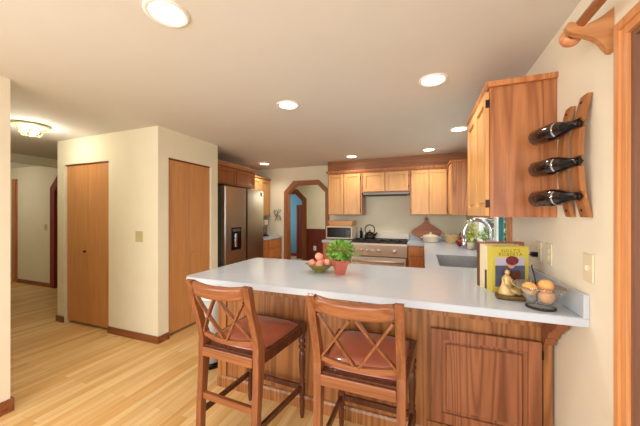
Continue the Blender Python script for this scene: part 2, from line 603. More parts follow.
struct('wall_left', B(-3.43, -3.33, 3.07, 5.17, 0, CE), M['wall'])
PX = -2.662
BY = 2.154
w = MB()
w.box(PX - 0.1, PX, BY, 2.283, 0, CE).box(PX - 0.1, PX, 2.283, 2.945, 2.025, CE).box(PX - 0.1, PX, 2.945, 3.068, 0, CE)
w.box(-3.43, PX - 0.1, 2.97, 3.068, 0, CE)
struct('wall_pantry', w, M['wall'])
w = MB()
w.box(-4.456, -4.308, BY, BY + 0.1, 0, CE).box(-4.308, -3.458, BY, BY + 0.1, 2.02, CE).box(-3.458, PX - 0.1001, BY, BY + 0.1, 0, CE)
w.box(-4.456, -4.356, BY + 0.1, 3.1, 0, CE)
struct('wall_closet', w, M['wall'])
struct('wall_closet_inside', B(-3.0, -2.9, 2.26, 2.965, 0, CE), M['wall'])
struct('wall_closet_back', B(-4.35, -3.01, 2.75, 2.8, 0, CE), M['wall'])

arch_wall(-9.2, -3.431, -6.48, -5.5, 2.0, 0.17, 3.1, 3.22, M['wall'], 'wall_hall')
arch_trim(-6.48, -5.5, 2.0, 0.17, 3.1, 3.22, 0.13, M['red_casing'], 'trim_4')
w = MB()
w.box(-7.93, -7.80, 3.075, 3.099, 0, 2.11).box(-7.80, -7.77, 3.085, 3.099, 0, 2.11)
struct('trim_5', w, M['trim'])
struct('wall_hall_end', B(-9.2, -9.1, 0.9, 5.2, 0, CE), M['wall'])
struct('wall_den', B(-9.2, -5.3, 5.1, 5.2, 0, CE), M['wall'])
struct('wall_hall_near', B(-9.2, -2.826, 0.93, 1.05, 0, CE), M['wall'])
w = MB()
w.box(-2.825, -2.725, -3.2, -2.15, 0, CE).box(-2.825, -2.725, -0.25, 1.05, 0, CE).box(-2.825, -2.725, -2.15, -0.25, 0, 0.5).box(-2.825, -2.725, -2.15, -0.25, 2.1, CE)  # opening added for the unseen left fill
struct('wall_near_left', w, M['wall_right'])  # daylight on this wall comes from the lighter cream colour
struct('trim_header', B(-6.1, -5.98, 1.05, 3.1, 2.21, CE), M['wall'])
w = MB()
w.box(-2.725, XR, -3.2, -3.08, 0, 0.2).box(-2.725, XR, -3.2, -3.08, 2.25, CE)
w.box(-2.725, -2.5, -3.2, -3.08, 0.2, 2.25).box(0.5, XR, -3.2, -3.08, 0.2, 2.25)  # opening added for the unseen rear fill
struct('wall_rear', w, M['wall'])

# baseboards
w = MB()
w.box(-4.468, -4.31, BY - 0.014, BY, 0, 0.075).box(-3.455, PX + 0.014, BY - 0.014, BY, 0, 0.075)
struct('baseboard_closet', w, M['base'])
w = MB()
w.box(PX, PX + 0.014, BY, 2.283, 0, 0.075).box(PX, PX + 0.014, 2.945, 3.068, 0, 0.075)
struct('baseboard_pantry', w, M['base'])
struct('baseboard_hall', B(-7.77, -6.61, 3.086, 3.0995, 0, 0.075), M['base'])
w = MB()
w.box(-2.725, -2.71, -3.05, 1.064, 0, 0.09).box(-2.825, -2.725, 1.05, 1.064, 0, 0.09)
struct('baseboard_near', w, M['base'])
struct('baseboard_right', B(XR - 0.013, XR - 0.0005, 1.285, 1.79, 0, 0.075), M['base'])

# bifold closet doors
def bifold(idx, u0, u1, z1, face):
    d = thing('door_%d' % idx, None, None, ((u0 + u1) / 2, BY, 0) if face == 'y' else (PX, (u0 + u1) / 2, 0), kind='structure')
    mid = (u0 + u1) / 2
    for a, b in ((u0 + 0.004, mid - 0.003), (mid + 0.003, u1 - 0.004)):
        p = MB()
        if face == 'y':
            p.box(a, b, BY + 0.025, BY + 0.055, 0.03, z1 - 0.015, 0.003, 1)
        else:
            p.box(PX - 0.055, PX - 0.025, a, b, 0.03, z1 - 0.015, 0.003, 1)
        p.build('door_panel', M['bifold'], d)
    tr = MB()
    if face == 'y':
        tr.box(u0, u1, BY + 0.015, BY + 0.06, z1 - 0.013, z1 - 0.001)
    else:
        tr.box(PX - 0.06, PX - 0.015, u0, u1, z1 - 0.013, z1 - 0.001)
    tr.build('track', M['dark_trim'], d)
    kb = MB()
    prof = [(0.006, 0), (0.006, 0.012), (0.014, 0.018), (0.016, 0.026), (0.01, 0.034), (0, 0.035)]
    if face == 'y':
        kb.lathe(prof, Matrix.Translation((mid - 0.03, BY + 0.025, 0.93)) @ Matrix.Rotation(PI / 2, 4, 'X'), 12)
    else:
        kb.lathe(prof, Matrix.Translation((PX - 0.025, mid + 0.03, 0.93)) @ Matrix.Rotation(PI / 2, 4, 'Y'), 12)
    kb.build('knob', M['hinge'] if face == 'y' else M['trim'], d)


bifold(1, -4.306, -3.46, 2.02, 'y')
bifold(2, 2.285, 2.943, 2.025, 'x')

# side door with wooden casing
t = MB()
cw = 0.062
for a, b, q in ((0.0, 0.026, 0.016), (0.026, 0.05, 0.024), (0.05, cw, 0.018)):
    t.box(XR - q, XR - 0.0005, DY1 + a, DY1 + b, 0, DZ + a)
    t.box(XR - q, XR - 0.0005, DY0 - cw, DY1 + b, DZ + a, DZ + b)
    t.box(XR - q, XR - 0.0005, DY0 - b, DY0 - a, 0, DZ + a)
struct('trim_6', t, M['casing'])
t = MB()
t.box(XR - 0.004, 0.78, DY1 - 0.018, DY1 - 0.0005, 0, DZ - 0.018).box(XR - 0.004, 0.78, DY0 + 0.0005, DY0 + 0.018, 0, DZ - 0.018)
t.box(XR - 0.004, 0.78, DY0, DY1, DZ - 0.018, DZ - 0.0005)
struct('trim_10', t, M['jamb'])
d3 = thing('door_3', None, None, (0.73, 0.35, 0), kind='structure')
p = MB()
p.box(0.674, 0.714, DY1 - 0.12, DY1 - 0.02, 0.005, DZ - 0.02).box(0.674, 0.714, DY0 + 0.02, DY0 + 0.12, 0.005, DZ - 0.02)
p.box(0.674, 0.714, DY0 + 0.12, DY1 - 0.12, DZ - 0.14, DZ - 0.02).box(0.674, 0.714, DY0 + 0.12, DY1 - 0.12, 0.005, 0.2)
p.build('door_frame', M['taupe'], d3)
B(0.692, 0.698, DY0 + 0.12, DY1 - 0.12, 0.2, DZ - 0.14).build('pane', M['pane'], d3)

# sink window
wn = thing('window_1', None, None, (0.72, (WY0 + WY1) / 2, WZ0), kind='structure')
f = MB()
f.box(0.70, 0.76, WY0 + 0.002, WY0 + 0.05, WZ0, WZ1).box(0.70, 0.76, WY1 - 0.05, WY1 - 0.002, WZ0, WZ1)
f.box(0.70, 0.76, WY0 + 0.05, WY1 - 0.05, WZ0, WZ0 + 0.05).box(0.70, 0.76, WY0 + 0.05, WY1 - 0.05, WZ1 - 0.05, WZ1)
f.box(0.70, 0.76, 3.25, 3.36, WZ0 + 0.05, WZ1 - 0.05)
f.build('window_frame', M['frame_white'], wn)
B(0.728, 0.732, WY0 + 0.05, 3.25, WZ0 + 0.05, WZ1 - 0.05).build('pane', M['pane'], wn)
B(0.728, 0.732, 3.36, WY1 - 0.05, WZ0 + 0.05, WZ1 - 0.05).build('pane', M['pane'], wn)
t = MB()
t.box(XR - 0.02, XR - 0.0005, WY0 - 0.09, WY0, WZ0 - 0.02, WZ1 + 0.09).box(XR - 0.02, XR - 0.0005, WY0, WY1 + 0.04, WZ1, WZ1 + 0.09)
struct('trim_7', t, M['trim'])
struct('trim_8', B(XR - 0.03, 0.70, WY0 + 0.001, WY1 - 0.001, WZ0 - 0.018, WZ0 + 0.002), M['frame_white'])


# ------------------------------------------------------------------ cabinetry
class Face:
    """a 2-D frame on a cabinet front: u to the viewer's right, v up, w outwards"""
    def __init__(s, kind, plane):
        s.kind, s.plane = kind, plane

    def box(s, mb, u0, u1, v0, v1, w0, w1, bev=0.0, m=None):
        P = s.plane
        if s.kind == '-y':
            mb.box(u0, u1, P - w1, P - w0, v0, v1, bev, 1, m)
        elif s.kind == '+x':
            mb.box(P + w0, P + w1, u0, u1, v0, v1, bev, 1, m)
        elif s.kind == '-x':
            mb.box(P - w1, P - w0, u0, u1, v0, v1, bev, 1, m)
        elif s.kind == '+y':
            mb.box(u0, u1, P + w0, P + w1, v0, v1, bev, 1, m)


def panel_door(parent, face, u0, u1, v0, v1, mat, name='door', st=0.055, raised=False, hinge=None, label=None):
    mb = MB()
    face.box(mb, u0, u0 + st, v0, v1, 0.0005, 0.02, 0.002)
    face.box(mb, u1 - st, u1, v0, v1, 0.0005, 0.02, 0.002)
    face.box(mb, u0 + st, u1 - st, v0, v0 + st, 0.0005, 0.02, 0.002)
    face.box(mb, u0 + st, u1 - st, v1 - st, v1, 0.0005, 0.02, 0.002)
    face.box(mb, u0 + st - 0.002, u1 - st + 0.002, v0 + st - 0.002, v1 - st + 0.002, 0.0005, 0.005)
    if raised:
        face.box(mb, u0 + st + 0.02, u1 - st - 0.02, v0 + st + 0.02, v1 - st - 0.02, 0.004, 0.016, 0.008)
    d = mb.build(name, mat, parent, label=label)
    if hinge is not None:
        for vv in (v0 + 0.07, v1 - 0.07):
            h = MB()
            hu = u0 - 0.005 if hinge == 'l' else u1 + 0.005
            face.box(h, hu - 0.004, hu + 0.004, vv - 0.022, vv + 0.022, 0.001, 0.021, 0.002)
            h.build('hinge', M['hinge'], d)
    return d


def slab_front(parent, face, u0, u1, v0, v1, mat, name='drawer'):
    mb = MB()
    face.box(mb, u0, u1, v0, v1, 0.0005, 0.02, 0.004)
    face.box(mb, u0 + 0.03, u1 - 0.03, v0 + 0.025, v1 - 0.025, 0.015, 0.0215, 0.002)
    return mb.build(name, mat, parent)


UZ0, UZ1 = 1.377, 2.12
YU = 4.725
FB = Face('-y', YU)


def upper(label, x0, x1, z0, z1, doors, name='wall_cabinet'):
    t = thing(name, label, 'cabinet', ((x0 + x1) / 2, (YU + 5.05) / 2, z0), 'honey wood wall cabinets on the range wall')
    B(x0, x1, YU, 5.049, z0, z1).build('body', M['oak_shaded'], t)
    f = MB()
    g = 0.02
    FB.box(f, x0, x1, z0, z0 + g, 0.0, 0.012)
    FB.box(f, x0, x1, z1 - g, z1, 0.0, 0.012)
    us = [x0] + [d[1] for d in doors[:-1]] + [x1]
    FB.box(f, x0, x0 + 0.025, z0 + g, z1 - g, 0, 0.012)
    FB.box(f, x1 - 0.025, x1, z0 + g, z1 - g, 0, 0.012)
    f.build('face_frame', M['oak_shaded'], t)  # darker oak paints the shade lines around the doors
    fd = Face('-y', YU - 0.012)
    for u0, u1, h in doors:
        panel_door(t, fd, u0, u1, z0 + 0.012, z1 - 0.025, M['maple'], st=0.05, hinge=h)
    return t


upper('two-door honey wood wall cabinet above the microwave', -1.612, -0.99, UZ0, UZ1, [(-1.595, -1.315, None), (-1.305, -1.02, 'r')])
upper('short two-door wall cabinet directly above the steel range', -0.989, -0.201, 1.765, UZ1, [(-0.965, -0.602, 'l'), (-0.592, -0.225, 'r')])
upper('two-door honey wood wall cabinet above the pointed cutting board', -0.20, 0.37, UZ0, UZ1, [(-0.175, 0.085, 'l'), (0.095, 0.345, 'r')])
# crown strip and soffit board over the range wall
cr = MB()
cr.prism([(YU - 0.001, 2.121), (YU - 0.03, 2.121), (YU - 0.042, 2.15), (YU - 0.042, 2.16), (YU - 0.001, 2.16)], 'yz', -1.64, XR - 0.001)
struct('trim_9', cr, M['trim'])
struct('trim_soffit', B(-1.615, XR - 0.001, YU - 0.01, 5.049, 2.161, CE - 0.001), M['soffit'])

# vent hood under the short cabinet
t = thing('range_hood', 'slim grey range hood under the short cabinet', 'hood', (-0.595, 4.85, 1.72))
B(-0.975, -0.215, YU - 0.01, 5.045, 1.722, 1.764, 0.004).build('hood_body', M['steel_side'], t)
B(-0.93, -0.26, YU + 0.03, 5.0, 1.712, 1.7225).build('filter', M['iron'], t)

# corner cabinet on the right wall, its end panel towards the room
XC = 0.374
t = thing('wall_cabinet', 'corner wall cabinet with a plain end panel left of the sink window', 'cabinet', (0.5, 4.5, UZ0))
B(XC + 0.012, XR - 0.001, 4.32, 4.68, UZ0, 2.13).build('body', M['oak_shaded'], t)
fx = Face('-x', XC + 0.012)
panel_door(t, fx, 4.33, 4.675, UZ0 + 0.01, 2.11, M['maple'])
cr = MB()
cr.box(XC - 0.02, XR - 0.001, 4.295, 4.68, 2.1305, 2.158, 0.004)
cr.build('crown_moulding', M['trim'], t)

# near right wall cabinet
t = thing('wall_cabinet', 'large oak wall cabinet beside the wine rack, nearest the camera', 'cabinet', (0.5, 2.14, 1.372))
B(0.372, XR - 0.001, 1.79, 2.49, 1.372, 2.10).build('body', M['oak_shaded'], t)
e = MB()
e.box(0.354, 0.372, 1.785, 2.495, 1.366, 1.40).box(0.354, 0.372, 1.785, 2.495, 2.075, 2.10)
e.box(0.354, 0.372, 1.785, 1.82, 1.40, 2.075).box(0.354, 0.372, 2.46, 2.495, 1.40, 2.075)
e.box(0.60, XR - 0.0015, 1.783, 1.789, 1.372, 2.10)
e.build('face_frame', M['oak_shaded'], t)
fx = Face('-x', 0.354)
panel_door(t, fx, 1.80, 2.135, 1.378, 2.085, M['maple'], raised=True, hinge='l')
panel_door(t, fx, 2.145, 2.48, 1.378, 2.085, M['maple'], raised=True)
cr = MB()
cr.prism([(0.345, 2.101), (0.333, 2.12), (0.333, 2.13), (XR - 0.001, 2.13), (XR - 0.001, 2.101)], 'xz', 1.77, 2.515)
cr.build('crown_moulding', M['trim'], t)

# left run: cabinets over the fridge and in the corner
FX = -2.86
t = thing('wall_cabinet', 'two-door cabinet directly above the steel refrigerator', 'cabinet', (-3.09, 3.7, 1.846))
B(-3.329, FX, 3.08, 4.26, 1.85, 2.13).build('body', M['fridge_wood'], t)
fx = Face('+x', FX)
panel_door(t, fx, 3.12, 3.71, 1.86, 2.115, M['fridge_wood'], st=0.05)
panel_door(t, fx, 3.73, 4.24, 1.86, 2.115, M['fridge_wood'], st=0.05)
cr = MB()
cr.prism([(FX + 0.001, 2.1305), (FX + 0.035, 2.1305), (FX + 0.05, 2.175), (-3.329, 2.175), (-3.329, 2.1305)], 'xz', 3.075, 4.285)
cr.build('crown_moulding', M['trim'], t)
t = thing('wall_cabinet', 'tall narrow wall cabinet between refrigerator and archway', 'cabinet', (-3.17, 4.65, 1.354))
B(-3.329, -3.02, 4.268, 5.03, 1.36, 2.10).build('body', M['fridge_wood'], t)
panel_door(t, Face('+x', -3.02), 4.30, 4.66, 1.37, 2.085, M['maple'])
panel_door(t, Face('+x', -3.02), 4.665, 5.02, 1.37, 2.085, M['maple'])
cr = MB()
cr.box(-3.329, -2.985, 4.29, 5.045, 2.1005, 2.128, 0.004)
cr.build('crown_moulding', M['trim'], t)

# refrigerator
t = thing('refrigerator', 'stainless steel side-by-side refrigerator with black dispenser', 'refrigerator', (-3.0, 3.74, 0))
B(-3.32, -2.735, 3.215, 4.235, 0.05, 1.785, 0.006).build('body', M['steel_side'], t)
B(-3.30, -2.76, 3.23, 4.22, 0.0, 0.05).build('base_grille', M['black'], t)
d1 = MB()
d1.prism([(-2.73, 3.215), (-2.73, 3.712), (-2.655, 3.712), (-2.655, 3.228), (-2.668, 3.215)], 'xy', 0.06, 1.80)
d1 = d1.build('door', M['steel'], t)
d2 = MB()
d2.prism([(-2.73, 3.752), (-2.73, 4.235), (-2.668, 4.235), (-2.655, 4.222), (-2.655, 3.752)], 'xy', 0.06, 1.80)
d2 = d2.build('door', M['steel'], t)
B(-2.73, -2.69, 3.713, 3.751, 0.06, 1.79).build('handle_recess', M['black'], t)
dd = MB()
dd.box(-2.656, -2.645, 3.345, 3.575, 0.85, 1.19, 0.004)
dd = dd.build('dispenser', M['black'], d1)
B(-2.646, -2.640, 3.42, 3.47, 0.90, 1.10, 0.002).build('dispenser_chute', M['chrome'], d1)
B(-2.646, -2.641, 3.37, 3.55, 1.13, 1.17, 0.002).build('dispenser_display', M['steel_side'], d1)
B(-2.656, -2.648, 4.13, 4.17, 1.70, 1.77, 0.002).build('badge', M['black'], d2)

# left run lower cabinet with drawers
t = thing('base_cabinet', 'small drawer cabinet between the refrigerator and the archway', 'cabinet', (-3.03, 4.65, 0))
B(-3.329, -2.75, 4.28, 5.045, 0.1, 0.907).build('body', M['oak_back'], t)
B(-3.329, -2.81, 4.28, 5.045, 0.0, 0.1).build('toe_kick', M['black'], t)
fx = Face('+x', -2.75)
slab_front(t, fx, 4.31, 4.5, 0.74, 0.89, M['oak_back'])
slab_front(t, fx, 4.52, 5.03, 0.74, 0.89, M['oak_back'])
slab_front(t, fx, 4.52, 5.03, 0.54, 0.72, M['oak_back'])
panel_door(t, fx, 4.31, 4.5, 0.12, 0.72, M['oak_back'], st=0.045)
slab_front(t, fx, 4.52, 5.03, 0.12, 0.52, M['oak_back'])
t = thing('countertop', 'short white countertop between the refrigerator and the archway', 'countertop', (-3.02, 4.65, 0.908))
B(-3.329, -2.715, 4.275, 5.045, 0.908, 0.946, 0.004).build('slab', M['quartz'], t)
B(-3.329, -3.312, 4.275, 5.045, 0.9465, 1.05, 0.002).build('backsplash', M['quartz'], t)

# back run lower cabinets
YL = 4.43
fl = Face('-y', YL)
t = thing('base_cabinet', 'drawer cabinet under the microwave, left of the range', 'cabinet', (-1.36, 4.74, 0))
B(-1.605, -1.13, YL, 5.045, 0.1, 0.907).build('body', M['oak_back'], t)
B(-1.605, -1.13, YL + 0.06, 5.045, 0, 0.1).build('toe_kick', M['black'], t)
slab_front(t, fl, -1.585, -1.15, 0.75, 0.89, M['oak_back'])
slab_front(t, fl, -1.585, -1.15, 0.56, 0.735, M['oak_back'])
slab_front(t, fl, -1.585, -1.15, 0.34, 0.545, M['oak_back'])
slab_front(t, fl, -1.585, -1.15, 0.12, 0.325, M['oak_back'])
t = thing('base_cabinet', 'narrow base cabinet right of the steel range', 'cabinet', (-0.1, 4.74, 0))
B(-0.222, 0.04, YL, 5.045, 0.1, 0.907).build('body', M['oak_back'], t)
B(-0.222, 0.04, YL + 0.06, 5.045, 0, 0.1).build('toe_kick', M['black'], t)
slab_front(t, fl, -0.205, 0.03, 0.75, 0.89, M['oak_back'])
panel_door(t, fl, -0.205, 0.03, 0.12, 0.735, M['oak_back'], st=0.045, hinge='l')
t = thing('countertop', 'white countertop under the microwave left of the range', 'countertop', (-1.36, 4.73, 0.908))
B(-1.62, -1.125, 4.405, 5.047, 0.908, 0.946, 0.004).build('slab', M['quartz'], t)

# range
RX0, RX1 = -1.12, -0.228
t = thing('range', 'wide stainless gas range with black grates and knobs', 'range', (-0.674, 4.72, 0))
B(RX0, RX1, 4.44, 5.04, 0.1, 0.905).build('body', M['steel_side'], t)
for xx in (RX0 + 0.06, RX1 - 0.06):
    for yy in (4.5, 4.98):
        MB().lathe([(0.02, 0), (0.02, 0.1)], (xx, yy, 0), 10).build('foot', M['black'], t)
p = MB()
p.prism([(4.44, 0.72), (4.40, 0.725), (4.385, 0.90), (4.395, 0.925), (4.44, 0.925)], 'yz', RX0, RX1)
cp = p.build('control_panel', M['steel_range'], t)
for i, kx in enumerate((-1.02, -0.93, -0.84, -0.75, -0.66, -0.42)):
    MB().lathe([(0.028, 0), (0.03, 0.006), (0.024, 0.03), (0.02, 0.036), (0, 0.036)] if i < 5 else [(0.036, 0), (0.038, 0.006), (0.03, 0.03), (0, 0.036)],
               Matrix.Translation((kx, 4.392, 0.81)) @ Matrix.Rotation(PI / 2 + 0.08, 4, 'X'), 16).build('knob', M['steel_range'], cp)
od = B(RX0 + 0.01, RX1 - 0.01, 4.40, 4.44, 0.2, 0.705, 0.005).build('oven_door', M['steel_range'], t)
MB().tube([(RX0 + 0.05, 4.345, 0.645), (RX1 - 0.05, 4.345, 0.645)], 0.016, 12).tube([(RX0 + 0.07, 4.345, 0.645), (RX0 + 0.07, 4.402, 0.645)], 0.01).tube([(RX1 - 0.07, 4.345, 0.645), (RX1 - 0.07, 4.402, 0.645)], 0.01).build('handle', M['steel_range'], od)
B(RX0 + 0.2, RX1 - 0.2, 4.396, 4.4005, 0.33, 0.56).build('oven_window', M['black'], od)
B(RX0, RX1, 4.441, 4.98, 0.906, 0.93, 0.003).build('cooktop', M['iron'], t)
B(RX0, RX1, 4.985, 5.045, 0.906, 1.06, 0.004).build('backguard', M['satin'], t)
for i in range(3):
    g = MB()
    x0 = RX0 + 0.02 + i * 0.287
    x1 = x0 + 0.28
    for yy in (4.46, 4.71, 4.96):
        g.box(x0, x1, yy - 0.007, yy + 0.007, 0.945, 0.962)
    for xx in (x0 + 0.007, (x0 + x1) / 2, x1 - 0.007):
        g.box(xx - 0.007, xx + 0.007, 4.467, 4.953, 0.945, 0.962)
    for xx in (x0 + 0.007, x1 - 0.007):
        for yy in (4.47, 4.95):
            g.box(xx - 0.007, xx + 0.007, yy - 0.007, yy + 0.007, 0.93, 0.946)
    g.build('grate', M['iron'], t)
    for yy in (4.585, 4.835):
        MB().lathe([(0.05, 0.93), (0.045, 0.938), (0.03, 0.942), (0, 0.942)], ((x0 + x1) / 2, yy, 0), 16).build('burner', M['black'], t)

# ------------------------------------------------------------------ peninsula, right run and worktop
YP = 1.80
t = thing('base_cabinet', 'long oak peninsula cabinet with a panelled door, under the worktop', 'cabinet', (-0.45, 2.1, 0))
B(-1.55, 0.645, YP + 0.012, 2.39, 0.0, 0.907).build('body', M['oak'], t)
fp = Face('-y', YP + 0.012)
f = MB()
fp.box(f, -1.56, 0.645, 0.78, 0.907, 0, 0.012)
fp.box(f, -0.07, 0.02, 0.0, 0.78, 0, 0.012)
fp.box(f, 0.605, 0.645, 0.0, 0.78, 0, 0.012)
fp.box(f, -1.56, -1.48, 0.0, 0.78, 0, 0.012)
fp.box(f, 0.02, 0.605, 0.0, 0.13, 0, 0.012)
f.build('face_frame', M['oak'], t)
b = MB()
b.prism([(YP + 0.012, 0), (YP - 0.008, 0), (YP - 0.008, 0.075), (YP + 0.0, 0.09), (YP + 0.012, 0.095)], 'yz', -1.56, 0.645)
b.build('base_moulding', M['oak'], t)
panel_door(t, Face('-y', YP), 0.045, 0.592, 0.15, 0.705, M['oak_door'], st=0.06, raised=True, hinge='r')
c = MB()
c.prism([(1.8, 0.905), (1.60, 0.905), (1.60, 0.872), (1.622, 0.86), (1.634, 0.835), (1.665, 0.828), (1.678, 0.80), (1.712, 0.79), (1.728, 0.755), (1.755, 0.74), (1.768, 0.705), (1.8, 0.69)], 'yz', 0.598, 0.645)
c.build('corbel', M['corbel'], t)

t = thing('base_cabinet', 'sink base cabinet under the right-hand white worktop', 'cabinet', (0.35, 3.6, 0))
b = MB()
b.box(0.06, 0.645, 2.395, 5.04, 0.1, 0.68).box(0.06, 0.645, 3.40, 5.04, 0.68, 0.907).box(0.06, 0.08, 2.395, 3.40, 0.68, 0.907)
b.build('body', M['oak_shaded'], t)
B(0.12, 0.645, 2.395, 5.04, 0, 0.1).build('toe_kick', M['black'], t)
fx = Face('-x', 0.06)
for a in (2.46, 2.93, 3.42, 3.9):
    panel_door(t, fx, a, a + 0.46, 0.12, 0.89, M['oak'])

ct = thing('countertop', 'long white quartz worktop of the peninsula and sink run', 'countertop', (-0.45, 1.95, 0.908))
def rounded(x0, x1, y0, y1, r):
    pts = [(x1, y0), (x1, y1)]
    pts += [(x0 + r - r * math.sin(a), y1 - r + r * math.cos(a)) for a in [i * PI / 12 for i in range(7)]]
    pts += [(x0 + r - r * math.cos(a), y0 + r - r * math.sin(a)) for a in [i * PI / 12 for i in range(7)]]
    return pts


SX0, SX1, SY0, SY1 = 0.13, 0.545, 2.56, 3.30
s_ = MB()
pen = rounded(-1.597, XR - 0.002, 1.482, 2.417, 0.06)
inset = rounded(-1.594, XR - 0.002, 1.486, 2.413, 0.057)
s_.prism(pen, 'xy', 0.911, 0.943)
s_.prism(inset, 'xy', 0.943, 0.946).prism(inset, 'xy', 0.908, 0.911)
s_.box(0.016, SX0, 2.417, 5.047, 0.908, 0.946).box(SX1, XR - 0.002, 2.417, 5.047, 0.908, 0.946)
s_.box(SX0, SX1, 2.413, SY0, 0.908, 0.946).box(SX0, SX1, SY1, 5.047, 0.908, 0.946)
s_.box(-0.226, 0.016, 4.408, 5.047, 0.908, 0.946)
s_.build('slab', M['quartz'], ct)
B(XR - 0.022, XR - 0.001, 1.482, 4.9, 0.9465, 1.047, 0.002).build('backsplash', M['quartz'], ct)
B(-0.226, XR - 0.03, 5.03, 5.047, 0.9465, 1.03, 0.002).build('backsplash', M['quartz'], ct)

# sink and faucet
t = thing('sink', 'dark grey undermount sink sunk in the worktop', 'sink', (0.34, 2.93, 0.70))
b = MB()
th = 0.006
b.box(SX0 + 0.001, SX1 - 0.001, SY0 + 0.001, SY1 - 0.001, 0.70, 0.71)
b.box(SX0 + 0.001, SX0 + th, SY0 + 0.001, SY1 - 0.001, 0.71, 0.942).box(SX1 - th, SX1 - 0.001, SY0 + 0.001, SY1 - 0.001, 0.71, 0.942)
b.box(SX0 + th, SX1 - th, SY0 + 0.001, SY0 + th, 0.71, 0.942).box(SX0 + th, SX1 - th, SY1 - th, SY1 - 0.001, 0.71, 0.942)
b.build('basin', M['sink'], t)
MB().lathe([(0.045, 0.7105), (0.04, 0.714), (0, 0.712)], (0.34, 2.93, 0), 20).build('drain', M['chrome'], t)
t = thing('faucet', 'tall chrome gooseneck faucet behind the books', 'faucet', (0.585, 2.93, 0.946))
pts = [(0.585, 2.93, 0.95), (0.585, 2.93, 1.20)]
for i in range(1, 13):
    a = i * PI / 12
    pts.append((0.475 + 0.11 * math.cos(a), 2.93, 1.20 + 0.135 * math.sin(a)))
pts += [(0.365, 2.93, 1.15)]
MB().tube(pts, 0.017, 12).build('spout', M['chrome'], t)
MB().lathe([(0.03, 0.9465), (0.03, 0.953), (0.022, 0.96), (0.02, 1.05), (0.015, 1.06)], (0.585, 2.93, 0), 16).build('base', M['chrome'], t)
MB().lathe([(0.015, 1.07), (0.02, 1.08), (0.02, 1.15), (0.015, 1.155)], (0.365, 2.93, 0), 14).build('spray_head', M['chrome'], t)
MB().tube([(0.585, 2.93, 1.02), (0.585, 2.87, 1.03), (0.585, 2.83, 1.06)], [0.008, 0.007, 0.006], 10).build('lever', M['chrome'], t)

# ------------------------------------------------------------------ bar stools
def ys(z):
    P = [(0, -0.235), (0.3, -0.222), (0.56, -0.2), (0.66, -0.198), (0.76, -0.228), (0.88, -0.268), (0.97, -0.288), (1.0, -0.298)]
    for (a, ya), (b, yb) in zip(P, P[1:]):
        if z <= b:
            k = (z - a) / (b - a)
            return ya + (yb - ya) * k
    return P[-1][1]


